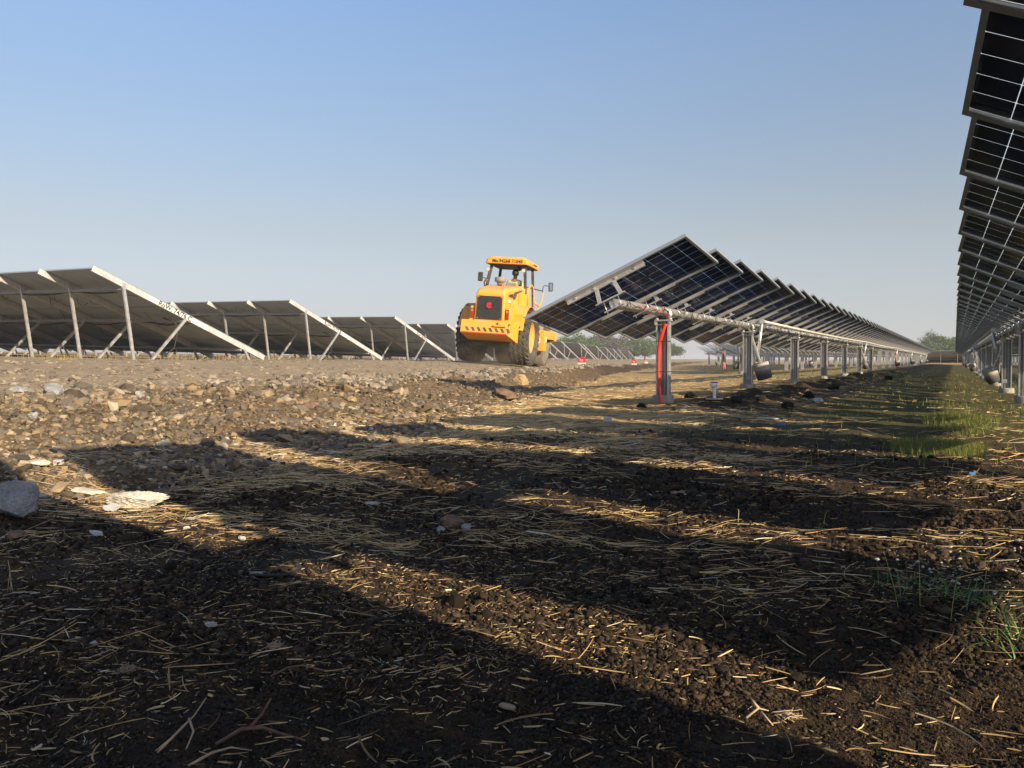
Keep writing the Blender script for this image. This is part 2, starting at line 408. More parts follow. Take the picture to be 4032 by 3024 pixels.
def fan(n, r0, r1, p=1.0, spread=50):
    # points in a wide sector before the camera, denser near the lens
    u = RNG.uniform(0, 1, n)
    r = r0*(r1/r0)**u if p == 1 else ((r0**(1-p)+(r1**(1-p)-r0**(1-p))*u)**(1/(1-p)))
    a = rad(29.1)+RNG.uniform(-rad(spread), rad(spread), n)
    return -r*np.sin(a), r*np.cos(a), r
def rmat(name, stops, rough=.9, extra=.25, sc=40, trans=0, spec=.2):
    m, nt, p = newmat(name); a = N(nt, 'ShaderNodeAttribute', attribute_name='rnd')
    n = noise(nt, sc, 4, .7, N(nt, 'ShaderNodeNewGeometry').outputs['Position'])
    f = math_(nt, 'ADD', math_(nt, 'MULTIPLY', math_(nt, 'SUBTRACT', n, .5), extra), a.outputs['Fac'])
    L(nt, ramp(nt, f, stops), p.inputs['Base Color']); p.inputs['Roughness'].default_value = rough; p.inputs['Specular IOR Level'].default_value = spec
    if trans:
        t = N(nt, 'ShaderNodeBsdfTranslucent'); mx = N(nt, 'ShaderNodeMixShader'); mx.inputs[0].default_value = trans
        L(nt, ramp(nt, f, stops), t.inputs[0]); L(nt, p.outputs[0], mx.inputs[1]); L(nt, t.outputs[0], mx.inputs[2]); L(nt, mx.outputs[0], nt.nodes['Material Output'].inputs[0])
    return m
M_CRUMB = rmat('soil_crumb', [(0, (.011, .008, .0055)), (.5, (.036, .025, .0155)), (1, (.078, .055, .035))], .95)
M_GRAVEL = rmat('brown_gravel', [(0, (.06, .05, .04)), (.25, (.14, .105, .068)), (.5, (.12, .108, .092)), (.75, (.21, .155, .092)), (.93, (.30, .225, .135)), (1, (.38, .33, .26))], .9, .3, 25)
M_GREY = rmat('grey_crushed_stone', [(0, (.09, .08, .065)), (.4, (.18, .15, .115)), (.8, (.25, .21, .16)), (1, (.33, .28, .22))], .9, .35, 20)
M_STRAW = rmat('dry_straw', [(0, (.13, .08, .045)), (.3, (.30, .20, .10)), (.55, (.48, .34, .16)), (.85, (.60, .47, .26)), (1, (.66, .60, .46))], .7, .15, 60)
M_GRASS = rmat('grass_blade', [(0, (.05, .075, .02)), (.4, (.13, .165, .04)), (.8, (.28, .30, .08)), (1, (.44, .40, .17))], .6, .2, 10, .45)
M_DRYG = rmat('dry_grass_blade', [(0, (.20, .13, .05)), (.6, (.38, .29, .12)), (1, (.16, .17, .04))], .8, .2, 10, .25)
M_PEB = rmat('pale_pebble', [(0, (.30, .28, .24)), (1, (.62, .60, .55))], .85)

def mask(X, Y):
    xe, xb = zones(X, Y); t = (xb-X)/(xb-xe); return t, (xe-X)
# crumbs of black soil
x, y, r = fan(230000, .75, 7.5, 1.5, 42); t, s = mask(x, y); k = (t < .05) & (RNG.uniform(0, 1, len(x)) > sst(2.5, 7.5, r))
x, y, r = x[k], y[k], r[k]; n = len(x)
S = (RNG.gamma(2.0, .0007, n)+.0012)*np.clip(r/1.5, .8, 2.4); S = np.where(RNG.uniform(0, 1, n) < .012, S*1.9, S)*(1+.5*np.clip(fbm(x, y, .4, 3, 90)*2.2, -.5, 1))
cl = fbm(x, y, .25, 3, 88); k = cl > RNG.uniform(-.45, .15, n)-.3*(1-sst(1.2, 2.6, r)); x, y, S = x[k], y[k], S[k]
stones('soil_crumbs', np.stack([x, y, H(x, y)], 1), S, M_CRUMB, 'loose crumbs of black soil over the field', .85, .25, .15)
# embankment gravel
x, y, r = fan(210000, 2.2, 34, 1.75, 60); t, s = mask(x, y); k = (t > -.10+.12*fbm(x, y, .3, 2, 5)) & (t < 1.05); x, y, r, t = x[k], y[k], r[k], t[k]; n = len(x)
S = (RNG.gamma(1.5, .0085, n)+.007); S = np.where(RNG.uniform(0, 1, n) < .02, S*2.0, S)*np.clip(r/8, .36, .9)
stones('embankment_gravel', np.stack([x, y, H(x, y)], 1), np.clip(S, 0, .09), M_GRAVEL, 'brown stones and gravel covering the embankment slope', .72, .5, .35)
# grey rubble along the road edge
n = 16000; y = 1+45*RNG.uniform(0, 1, n)**1.7; xe, xb = zones(np.zeros(n), y); wdt = (xb-xe)
tt = RNG.normal(1.0, .085, n); x = xb-(wdt)*tt; k = (tt > .80) & (tt < 1.3) & (RNG.uniform(0, 1, n) < .45+1.2*fbm(x, y, 1.2, 2, 300)+.35*sst(5, 12, y)); x, y = x[k], y[k]; n = len(x)
S = (RNG.gamma(1.7, .016, n)+.010)*np.clip(y/9, .6, 1.0); stones('road_edge_rubble', np.stack([x, y, H(x, y)], 1), np.clip(S, 0, .075), M_GREY, 'grey crushed stones lining the edge of the road', .75, .3, .3)
n = 9000; x, y, r = fan(n*3, 5, 40, 1.3, 60); t, s = mask(x, y); k = (s > .1) & (s < 9) & (RNG.uniform(0, 1, len(s)) < np.exp(-s/1.8)+.12); x, y = x[k], y[k]; S = RNG.gamma(1.5, .008, len(x))+.008
stones('road_pebbles', np.stack([x, y, H(x, y)], 1), np.clip(S, 0, .05), M_GREY, 'small stones scattered on the dusty road', .6, .25, .3)
x = RNG.normal(.05, .16, 260); y = RNG.normal(2.7, .22, 260)
stones('pale_pebbles', np.stack([x, y, H(x, y)], 1), RNG.gamma(2, .0013, 260)+.002, M_PEB, 'pale pebbles strewn over the soil at the right', .7, .2, .1)

def stalks(name, x, y, th, Ln, wd, mat, label, lift=.004, curl=.25):
    n = len(x); u = np.linspace(-.5, .5, 5); bend = RNG.normal(0, curl, n)
    ang = th[:, None]+bend[:, None]*(u[None]*1.5); X = [x]; 
    cx = x[:, None]+Ln[:, None]*np.cumsum(np.cos(ang)*.25, 1)-Ln[:, None]*.6*np.cos(th)[:, None]
    cy = y[:, None]+Ln[:, None]*np.cumsum(np.sin(ang)*.25, 1)-Ln[:, None]*.6*np.sin(th)[:, None]
    cz = H(cx.ravel(), cy.ravel()).reshape(n, 5)
    li = np.polyfit(u, cz.T, 1); fit = li[0][:, None]*u[None]+li[1][:, None]; over = np.maximum((cz-fit).max(1), 0)
    cz = fit+over[:, None]*.7+lift*RNG.uniform(.2, 2.2, n)[:, None]+(RNG.normal(0, .10, n)*Ln)[:, None]*u[None]
    cz = np.maximum(cz, H(cx.ravel(), cy.ravel(), True).reshape(n, 5)+wd[:, None]*.3)
    px, py = -np.sin(ang), np.cos(ang); w = wd[:, None]*np.array([.7, 1, 1, 1, .5])[None]
    rings = []
    for k in range(3):
        c, s_ = math.cos(2.094*k+1.57), math.sin(2.094*k+1.57)
        rings.append(np.stack([cx+px*c*w, cy+py*c*w, cz+s_*w], -1))
    V = np.stack(rings, 2).reshape(n, 15, 3)
    f = [(a*3+b, a*3+(b+1) % 3, (a+1)*3+(b+1) % 3, (a+1)*3+b) for a in range(4) for b in range(3)]
    F = np.array(f)[None]+(np.arange(n)*15)[:, None, None]
    me = mesh_np(name, V.reshape(-1, 3), F.reshape(-1, 4), [mat], smooth=False, attrs={'rnd': np.repeat(np.clip(RNG.normal(.5, .27, n), 0, 1), 15)})
    o = obj(name, me); tag(o, label, None, None, 'stuff'); return o
def straw_set(n0, r0, r1, p, keep):
    x, y, r = fan(n0, r0, r1, p, 44); t, s = mask(x, y); k = keep(x, y, r, t); return x[k], y[k], r[k]
dens = lambda x, y: fbm(x*.7, y*1.3, .55, 4, 101)
# 1 short chaff everywhere, 2 longer stalks in matted drifts, 3 far litter
def kp(x, y, r, t): return (t < .12) & (RNG.uniform(0, 1, len(x)) < np.clip(.40+1.9*dens(x, y), .07, 1)*(1-.6*np.exp(-((x+2.7)/.6)**2)*sst(8, 11, y))*(1-.75*sst(-2.4, -1, x)*sst(4, 8, y)))
x, y, r = straw_set(52000, .95, 14, 1.25, kp); n = len(x)
stalks('straw_chaff', x, y, RNG.uniform(0, math.pi, n), (RNG.gamma(1.3, .008, n)+.004)*np.clip(r/2, 1, 2.2), (RNG.lognormal(-7.45, .45, n))*np.clip(r/2.5, 1, 2.2), M_STRAW, 'short bits of straw littering the soil', .003, .5)
def kp2(x, y, r, t):
    near = sst(1.7, 3.3, r)
    band = np.exp(-((t+.12)/.28)**2)*sst(1.8, 2.4, y)
    return (t < .25) & (RNG.uniform(0, 1, len(x)) < np.clip((.14+1.9*dens(x+9, y)+.30*sst(3, 6, r)*(1-sst(-2.6, -1.2, x)))*near*(1-.65*sst(-1.6, -.2, x))+.8*band, .012, 1)*(1-.85*np.exp(-((x+2.7)/.6)**2)*sst(8, 11, y)))
x, y, r = straw_set(125000, 1.5, 32, 1.1, kp2); k = RNG.uniform(0, 1, len(x)) < .75; x, y, r = x[k], y[k], r[k]; n = len(x)
th = RNG.normal(.15, .75, n)+rad(20)
stalks('straw_stalks', x, y, th, RNG.gamma(3.0, .020, n)*np.clip(.45+r/5, .6, 1.3)+.02, RNG.lognormal(-7.1, .4, n)*np.clip(r/4, 1, 2.6), M_STRAW, 'long dry straw stalks matted over the ground', .008, .35)

def blades(name, x, y, hgt, wd, mat, label, lean=.35, rn=(.5, .25)):
    n = len(x); a = RNG.uniform(0, 2*math.pi, n); dx, dy = np.cos(a), np.sin(a); ld = np.abs(RNG.normal(0, lean, n))*hgt
    z = H(x, y)-.004; px, py = -dy, dx
    V = []
    for u, ww in ((0, 1), (.5, .85), (1, .12)):
        ox = dx*ld*u*u; oy = dy*ld*u*u
        for sg in (-1, 1): V.append(np.stack([x+ox+px*wd*ww*sg, y+oy+py*wd*ww*sg, z+hgt*u], -1))
    V = np.stack(V, 1); F = np.array([(0, 1, 3, 2), (2, 3, 5, 4)])[None]+(np.arange(n)*6)[:, None, None]
    me = mesh_np(name, V.reshape(-1, 3), F.reshape(-1, 4), [mat], smooth=False, attrs={'rnd': np.repeat(np.clip(RNG.normal(rn[0], rn[1], n), 0, 1), 6)})
    o = obj(name, me); tag(o, label, None, None, 'stuff'); return o
# sown grass strips between and under the rows
x, y, r = fan(150000, 4, 60, 1.0, 42); zn = zone_attr(x, y); g = zn[:, 2]
k = RNG.uniform(0, 1, len(x)) < g*np.clip(.0+2.2*fbm(x*.5, y, .6, 4, 120)+.30*np.exp(-((x-.05)/.35)**2), .015, 1)*.7; x, y, r = x[k], y[k], r[k]; n = len(x)
blades('field_grass', x, y, RNG.gamma(4, .012, n)+.015, RNG.uniform(.0012, .0026, n)*np.clip(r/6, 1, 5), M_GRASS, 'thin green grass sprouting between the tracker rows', .5)
# lush patches at the right
def patch(cx, cy, rx, ry, n, h, w=.0016, lab='', name='grass_patch'):
    a = RNG.uniform(0, 2*math.pi, n); q = RNG.uniform(0, 1, n)**.6; x = cx+rx*q*np.cos(a); y = cy+ry*q*np.sin(a)
    return blades(name, x, y, RNG.gamma(5, h/5, n)+.01, RNG.uniform(.6, 1.2, n)*w, M_GRASS, lab, .7, (.62, .22))
patch(-.10, 6.2, .30, .60, 5200, .03, .0018, 'bright green grass patch in sun at the right edge')
patch(0.05, 9.5, .35, 2.2, 3600, .035, .0025, 'loose green grass in sun beyond the bright patch')
def tuft(cx, cy, n, h, sp, w=.003, lab=''):
    mb = MB()
    for i in range(n):
        a = random.uniform(0, 6.283); ln = h*random.uniform(.4, 1.15); le = random.uniform(.6, 2.0)
        bx, by = cx+random.gauss(0, sp), cy+random.gauss(0, sp*1.3); z = hz(bx, by); P = []
        for u in np.linspace(0, 1, 6):
            rr = ln*le*u**1.4; P.append((bx+rr*math.cos(a), by+rr*math.sin(a), z+ln*max(u-.42*le*u*u, .03+.1*u)))
        pv = []
        for i_, p in enumerate(P):
            ww = w*(1-.85*i_/5); pv += [(p[0]-math.sin(a)*ww, p[1]+math.cos(a)*ww, p[2]), (p[0], p[1], p[2]-ww*.5), (p[0]+math.sin(a)*ww, p[1]-math.cos(a)*ww, p[2])]
        mb.add(pv, [(3*i_+b, 3*i_+b+1, 3*i_+b+4, 3*i_+b+3) for i_ in range(5) for b in range(2)], 0, True)
    o = mb.build('grass_tuft', [M_TUFT]); tag(o, lab, 'grass tuft'); return o
M_TUFT = simple('fresh_green_grass', (.10, .17, .045), .55, 0, .5, 25)
tuft(.03, 2.2, 90, .085, .05, .0017, 'spiky green grass tuft on sunlit soil near the right edge')
tuft(-.10, 2.30, 40, .07, .05, .0014, 'sparse green grass tuft just left of the spiky one')
tuft(.11, 1.95, 40, .09, .03, .0018, 'green grass tuft cut by the right edge of the photo')
# dry grass and weeds below the fixed tables
n = 9000; y = RNG.uniform(2, 26, n); xe, xb = zones(np.zeros(n), y); x = xe-RNG.gamma(2.2, 1.6, n)-8.6
k = fbm(x, y, 1.1, 3, 140) > -.05; x, y = x[k], y[k]; n = len(x)
k = fbm(x, y, .7, 2, 141) > .06; x, y = x[k], y[k]; n = len(x)
blades('dry_grass', x, y, RNG.gamma(2.2, .05, n)+.02, RNG.uniform(.003, .006, n), M_DRYG, 'dry yellow grass under the fixed solar tables', .5)

# scattered single stalks close to the lens
x, y, r = straw_set(1500, .95, 3.2, 1.4, lambda x, y, r, t: (t < .1) & (RNG.uniform(0, 1, len(x)) < np.clip(.45+1.2*dens(x+4, y), .1, 1))); n = len(x)
stalks('scattered_stalks', x, y, RNG.normal(.35, .8, n), RNG.lognormal(-3.55, .55, n), RNG.lognormal(-7.05, .4, n), M_STRAW, 'scattered yellow straw stalks on the near soil', .006, .35)
# ------------------------------------------------------------------ solar trackers
TH, PHI_L, PHI_R = 23.2, 10.8, 7.8
ML, MW, NO, MP = 2.278, 1.134, .1984, 1.3585
def uvmesh(name, quads, mats):
    # quads: list of (4 corner points, uv or None, material index)
    me = bpy.data.meshes.new(name); V = []; F = []; uv = []; mi = []
    for q, u, m in quads:
        b = len(V); V += [tuple(p) for p in q]; F.append((b, b+1, b+2, b+3)); uv += (u or [(0.25/12, .25/6)]*4); mi.append(m)
    me.from_pydata(V, [], F); l = me.uv_layers.new(name='UVMap'); l.data.foreach_set('uv', [c for p in uv for c in p])
    for m in mats: me.materials.append(m)
    me.polygons.foreach_set('material_index', mi); me.update(); return me
def mod_frame(phi):
    p = rad(phi); w = Vector((0, math.cos(p), -math.sin(p))); m = Vector((0, math.sin(p), math.cos(p)))
    return lambda s, t, n: Vector((s, 0, NO)) + w*t + m*n
def laminate(phi, name='laminate'):
    T = mod_frame(phi); a, b = ML/2-.012, MW/2-.012; qs = []
    uv = [(-.002, -.004), (1.002, -.004), (1.002, 1.004), (-.002, 1.004)]
    top = [T(-a, -b, .034), T(a, -b, .034), T(a, b, .034), T(-a, b, .034)]; bot = [T(-a, -b, .0325), T(a, -b, .0325), T(a, b, .0325), T(-a, b, .0325)]
    qs.append((top, uv, 1)); qs.append((bot[::-1], uv[::-1], 0))
    for i in range(4): j = (i+1) % 4; qs.append(([bot[i], bot[j], top[j], top[i]], None, 0))
    return uvmesh(name, qs, [CELL, CELL_T])
def hexT(mb, T, s0, s1, t0, t1, n0, n1, mi=0):
    mb.hexa([T(s0, t0, n0), T(s1, t0, n0), T(s1, t1, n0), T(s0, t1, n0), T(s0, t0, n1), T(s1, t0, n1), T(s1, t1, n1), T(s0, t1, n1)], mi)
def frame_mb(phi, mb=None, mi=0):
    T = mod_frame(phi); mb = mb or MB(); a, b = ML/2, MW/2; w = .011
    for t0, t1 in ((-b, -b+w), (b-w, b)): hexT(mb, T, -a, a, t0, t1, 0, .038, mi)
    for s0, s1 in ((-a, -a+w), (a-w, a)): hexT(mb, T, s0, s1, -b+w, b-w, 0, .038, mi)
    for t0, t1 in ((-b+w, -b+.032), (b-.032, b-w)): hexT(mb, T, -a+w, a-w, t0, t1, 0, .002, mi)   # inner lip
    for s0, s1 in ((-a+w, -a+.028), (a-.028, a-w)): hexT(mb, T, s0, s1, -b+.032, b-.032, 0, .002, mi)
    return mb
def rail_mb(phi, side, mb=None, mi=0):
    T = mod_frame(phi); mb = mb or MB(); t = side*(MW/2-.03); h = .55; d = .048
    t2 = t-side*.055
    hexT(mb, T, -h, h, min(t, t2), max(t, t2), -.0035, -.0005, mi)
    hexT(mb, T, -h, h, min(t2, t2+side*.003), max(t2, t2+side*.003), -d, -.0035, mi)
    hexT(mb, T, -h, h, min(t2-side*.022, t2), max(t2-side*.022, t2), -d-.003, -d, mi)
    for s in (-.42, -.15, .15, .42): hexT(mb, T, s-.012, s+.012, t2+side*.003, t2+side*.016, -.035, -.012, mi)
    return mb
def bracket_mb(phi, mb=None, mi=0):
    T = mod_frame(phi); mb = mb or MB()
    yn = -(MW/2-.03)*math.cos(rad(phi)); pn = T(0, -(MW/2-.06), -.05)
    for s in (-.15, .15):
        mb.hexa([(s-.022, pn.y-.004, .062), (s+.022, pn.y-.004, .062), (s+.022, pn.y+.032, .062), (s-.022, pn.y+.032, .062),
                 (s*.8-.022, pn.y-.004, pn.z), (s*.8+.022, pn.y-.004, pn.z), (s*.8+.022, pn.y+.032, pn.z), (s*.8-.022, pn.y+.032, pn.z)], mi)
    mb.box((0, pn.y+.014, .064), (.40, .05, .012), None, mi)
    mb.box((0, pn.y+.014, -.064), (.26, .05, .012), None, mi)
    for s in (-.10, .10): mb.tube([(s, pn.y+.014, .066), (s, pn.y+.014, -.10)], .006, 6, mi)
    return mb
def clamp_mb(phi, mb=None, mi=0):
    T = mod_frame(phi); mb = mb or MB(); pf = T(0, MW/2-.06, -.05)
    mb.box((0, pf.y, .064), (.36, .05, .012), None, mi); mb.box((0, pf.y, -.064), (.26, .05, .012), None, mi)
    for s in (-.10, .10): mb.tube([(s, pf.y, .066), (s, pf.y, -.10)], .006, 6, mi)
    return mb
def junction_mb(phi, mb=None, mi=0):
    T = mod_frame(phi); mb = mb or MB()
    for s in (-.0, .38, -.38): hexT(mb, T, s-.04, s+.04, -.03, .03, .012, .0275, mi)
    mb.tube([T(-.38, 0, .02), T(.38, 0, .02)], .004, 6, mi)
    mb.tube([T(.04, 0, .018), T(.2, -.1, -.06), T(.12, -.3, -.14), T(.05, -.42, -.16)], .004, 6, mi)
    mb.tube([T(-.04, 0, .018), T(-.1, .1, -.05), T(-.02, .25, -.10), T(.03, .40, -.14)], .004, 6, mi)
    return mb
MESH = {}
for key, phi in (('L', PHI_L), ('R', PHI_R)):
    MESH[key] = dict(panel=laminate(phi), frame=frame_mb(phi).mesh('frame', ALU), rail_a=rail_mb(phi, -1).mesh('mounting_rail', GALV), rail_b=rail_mb(phi, 1).mesh('mounting_rail', GALV),
                     bracket=bracket_mb(phi).mesh('bracket', GALV_B), clamp=clamp_mb(phi).mesh('clamp', GALV_B), jb=junction_mb(phi).mesh('junction_box', CABLE))
    # far modules: frame, rails and laminate in one mesh
    mb = frame_mb(phi, None, 1); rail_mb(phi, -1, mb, 2); rail_mb(phi, 1, mb, 2); bracket_mb(phi, mb, 2); clamp_mb(phi, mb, 2)
    T = mod_frame(phi); me = mb.mesh('far_panel', [CELL, ALU, GALV, CELL_T]); 
    lay = me.uv_layers.new(name='UVMap')
    import bmesh
    bm = bmesh.new(); bm.from_mesh(me); ul = bm.loops.layers.uv.active; a, b = ML/2-.012, MW/2-.012
    for zz, rev in ((.034, False), (.0325, True)):
        vs = [bm.verts.new(T(s, t, zz)) for s, t in ((-a, -b), (a, -b), (a, b), (-a, b))]
        us = [(0, 0), (1, 0), (1, 1), (0, 1)]
        if rev: vs = vs[::-1]; us = us[::-1]
        f = bm.faces.new(vs); f.material_index = 0 if rev else 3
        for lp, u in zip(f.loops, us): lp[ul].uv = u
    bm.to_mesh(me); bm.free(); MESH[key]['far'] = me

def post_mesh(h, foot):
    mb = MB(); f = .011
    for s in (-1, 1): mb.box((s*.089, 0, h/2), (f, .11, h), None, 0)
    mb.box((0, .015, h/2), (.167, .008, h), None, 1)
    for s in (-1, 1): mb.box((s*.030, -.004, h/2), (.010, .030, h), None, 0); mb.box((s*.028, .032, h/2), (.010, .026, h), None, 1)
    for s in (-1, 1): mb.box((s*.078, -.052, h/2), (.011, .006, h), None, 0)
    return mb.mesh('post', [GALV_B, GALV_D])  # recessed web in darker steel: the groove's shade is put into its colour
POSTH = 1.10
POST = post_mesh(POSTH, None)
mb = MB(); mb.lathe([(.150, -.5), (.150, .10), (.140, .115)], 28, Matrix.Rotation(-math.pi/2, 4, 'Y')); FOOT = mb.mesh('footing', CONC)
mb = MB()
mb.box((0, 0, POSTH+.012), (.23, .14, .022)); mb.box((0, 0, POSTH-.05), (.20, .13, .008)); 
for s in (-1, 1):
    mb.box((s*.095, 0, POSTH+.065), (.016, .09, .085)); mb.box((s*.105, -.06, POSTH-.01), (.018, .02, .07)); mb.tube([(s*.13, -.03, POSTH+.03), (s*.07, -.03, POSTH+.03)], .012, 8)
arc = [(.105*math.cos(a), 0, .095+POSTH+.105*math.sin(a)+.0) for a in np.linspace(-.35, math.pi+.35, 15)]
for yy in (-.03, .03): mb.tube([(p[0], yy, p[2]) for p in arc], .012, 8)
BEAR = mb.mesh('bearing', GALV_B)
MB_P = MB(); MB_P.box((0, 0, POSTH/2), (.18, .10, POSTH)); MB_P.box((0, 0, POSTH+.03), (.22, .13, .07)); FARPOST = MB_P.mesh('post', GALV_B)

def tracker(name, label, X, zt, y0, y1, m0, n, s, key, p0, ps, near=14, postnear=45, group='rows of solar trackers'):
    phi = MESH[key]; root = empty(name, (X, y0, 0), (0, 0, 0), label, 'solar tracker', group)
    ang = -s*rad(TH if key == 'L' else 25.2)
    mb = MB(); q = .052; c = .018
    oct_ = [(-q, -q+c), (-q+c, -q), (q-c, -q), (q, -q+c), (q, q-c), (q-c, q), (-q+c, q), (-q, q-c)]
    mb.prof((0, 0, 0), (0, y1-y0, 0), oct_)
    for k in range(1, int((y1-y0)/10.6)+1): mb.box((0, k*10.6-.9, 0), (.125, .5, .125))
    t = mb.build('torque_tube', GALV_B, root, loc=(0, 0, zt), rot=(0, ang, 0))
    for k in range(n):
        ym = m0+k*MP; j = ang+rad(random.gauss(0, .25)); loc = (0, ym-y0, zt)
        if -.2 < ym-max(y0, 0) < near*MP:
            pn = obj('panel', phi['panel'], root, loc, (0, j, 0))
            obj('frame', phi['frame'], pn); obj('mounting_rail', phi['rail_a'], pn); obj('mounting_rail', phi['rail_b'], pn); obj('bracket', phi['bracket'], pn); obj('clamp', phi['clamp'], pn); obj('junction_box', phi['jb'], pn)
        else: obj('panel', phi['far'], root, loc, (0, j, 0))
    y = p0
    while y < y1:
        zg = hz(X, y)
        top = zt-.052-.085
        if math.hypot(X, y) < postnear:
            po = obj('post', POST, root, (0, y-y0, zg-(POSTH-(top-zg)) if False else top-POSTH))
            obj('bearing', BEAR, po); obj('footing', FOOT, po, (0, 0, zg-(top-POSTH)))
        else: obj('post', FARPOST, root, (0, y-y0, top-POSTH))
        y += ps
    return root
ZL = CAMZ+.6954; ZR = CAMZ+.57; PS = 5.3106
row1 = tracker('solar_tracker', 'tracker row mid picture, dark panels tilted up to the right, open end nearest', -3.634, ZL, 9.077, 128.6, 9.526, 88, 1, 'L', 10.972, PS, 16)
rowR = tracker('solar_tracker', 'tracker row towering over the right edge, panels seen from below', .989, ZR, -2.6, 128.6, 2.471-3*MP, 96, -1, 'R', 15.18-3*PS, PS, 14)
ZG = -.12
tracker('solar_tracker', 'tracker row partly hidden behind the posts at the far right', 5.61, ZR, -2.6, 128, -1.6, 94, 1, 'L', 15.18-3*PS, PS, 5, 30)
tracker('solar_tracker', 'tracker row seen through the posts beyond the right-hand rows', 10.23, ZR, 20, 128, 20.6, 78, -1, 'R', 21, PS, 0, 0)
rowsL = [(-8.255, 34.4, 'row next behind the middle tracker, starting at a white hanging weight'), (-12.88, 49.6, 'third tracker row back, its first post carrying a red conduit'),
         (-17.5, 66, 'fourth tracker row back, low in the distance between posts'), (-22.1, 80, 'farthest tracker row on the left, beside the distant fixed tables')]
rowobj = []
for X, ys, lb in rowsL:
    rowobj.append(tracker('solar_tracker', lb, X, ZL+.0, ys, 128.5, ys+.5, int((128-ys-.5)/MP), -1, 'R', ys+1.4, PS, 0, 38))

# wires looping along the torque tubes
def wires(root, X, y0, y1, zt, sd, seed):
    rd = random.Random(seed); mb = MB(); y = y0; P = []
    while y < y1:
        P.append((sd*(.06+rd.uniform(0, .02)), y-y0, rd.choice([.03, .0, -.03, .05]))); y += .17
        P.append((sd*(.07+rd.uniform(0, .04)), y-y0, rd.uniform(-.12, .0))); y += .17
    mb.tube(P, .0045, 5, 0); 
    for k in range(int((y1-y0)/MP)):
        yy = k*MP+rd.uniform(.2, .6)
        mb.tube([(0, yy, .054), (sd*.06, yy+.02, .05), (sd*.075, yy+.05, -.09), (sd*.03, yy+.09, -.11), (sd*.065, yy+.14, .0), (sd*.04, yy+.16, .06)], .004, 5)
    mb.build('cable', CABLE, root, loc=(0, 0, zt))
    mb = MB(); mb.tube([(sd*.056, .75, .02), (sd*.065, .9, -.03), (sd*.07, 1.05, .045), (sd*.066, 1.3, .01), (sd*.07, 1.5, -.05), (sd*.065, 1.72, .04), (sd*.08, 1.9, -.2), (sd*.07, 1.95, -.5)], .004, 5)
    return mb
wires(row1, -3.634, 9.077, 60, ZL, 1, 3).build('red_wire', REDP, row1, loc=(0, 0, ZL))
wires(rowR, .989, -2.6, 60, ZR, -1, 4)

# push-rod linkage and hanging concrete counterweights
mb = MB(); mb.lathe([(.135, -.165), (.15, -.12), (.152, .15), (.145, .165)], 28, Matrix.Rotation(-math.pi/2, 4, 'Y')); BUCK = mb.mesh('concrete_weight', None)
def bucket_mat():
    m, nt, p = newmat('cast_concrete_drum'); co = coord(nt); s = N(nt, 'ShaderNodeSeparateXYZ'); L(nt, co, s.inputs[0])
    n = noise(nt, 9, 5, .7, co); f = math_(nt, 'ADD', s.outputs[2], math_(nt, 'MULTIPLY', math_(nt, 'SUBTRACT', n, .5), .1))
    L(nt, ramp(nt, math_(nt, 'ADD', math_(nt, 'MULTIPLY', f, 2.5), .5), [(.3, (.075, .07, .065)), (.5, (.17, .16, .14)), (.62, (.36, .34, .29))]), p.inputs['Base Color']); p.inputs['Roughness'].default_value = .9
    bump(nt, p, n, .4, .02); return m
BM = bucket_mat(); BUCK.materials.clear(); BUCK.materials.append(BM)
def counterweight(X, y, zt, sd, tilt, lab, damper=True, grp='concrete weights hanging from the tracker linkages', white=False):
    root = empty('counterweight', (X+sd*.27, y, zt+.08), (0, 0, 0), lab, 'counterweight', grp)
    d = (sd*.0+.0)
    mb = MB(); mb.tube([(0, 0, 0), (-sd*.10, .02, -.80)], .030, 10, 0); mb.tube([(0, -.045, 0), (0, .045, 0)], .052, 14); mb.build('hanger_rod', GALV_B, root)
    mb = MB(); mb.prism([(-.30*sd, -.11), (-.22*sd, -.02), (-.02*sd, -.045), (.045*sd, 0), (0, .05), (-.16*sd, .05), (-.30*sd, .0)], .012, Matrix.Rotation(math.pi/2, 4, 'X')); mb.build('lever_arm', GALV, root)
    b = obj('concrete_weight', BUCK, root, (sd*.01, .04, -.985), (rad(8), sd*rad(tilt), 0))
    mb = MB(); mb.tube([(0, 0, .165), (0, 0, .2)], .02, 8); mb.build('eye_bolt', GALV, b)
    if damper:
        mb = MB(); mb.beam((-sd*.26, -.02, -.10), (-sd*.02, -.03, -.82), .05, .03); mb.build('strut', GALV, root)
        mb = MB(); mb.box((-sd*.2, -.02, -1.12-.0), (.17, .012, .09)); mb.build('stay_plate', GALV_D, root)
    return root
CWY = [16.283+k*PS*4 for k in range(6)]
ords = ['nearest of the drums along the middle tracker', 'second drum from the front along the middle tracker', 'third drum from the front along the middle tracker', 'fourth drum along the middle tracker', 'fifth drum along the middle tracker', 'last drum of the middle tracker, by its far end']
for k, y in enumerate(CWY): counterweight(-3.634, y, ZL, 1, -14 if k == 0 else -10, 'grey concrete weight, '+ords[k])
mb = MB(); pts = []
for k in range(5):
    for u in np.linspace(0, 1, 5)[(0 if k == 0 else 1):]: pts.append((.29, CWY[k]+(CWY[k+1]-CWY[k])*u-9.077, .08-.12*u*(1-u)))
mb.tube(pts, .026, 8); mb.build('linkage_pipe', CREAM, row1, loc=(0, 0, ZL))
for k, y in enumerate([20.49+j*PS*4 for j in range(4)]):
    counterweight(.989, y, ZR, -1, 24 if k == 0 else 16, 'grey concrete weight, '+['big tilted drum at the right-hand tracker', 'second drum behind the big tilted one', 'third drum of the right-hand tracker', 'last visible drum of the right-hand tracker'][k])
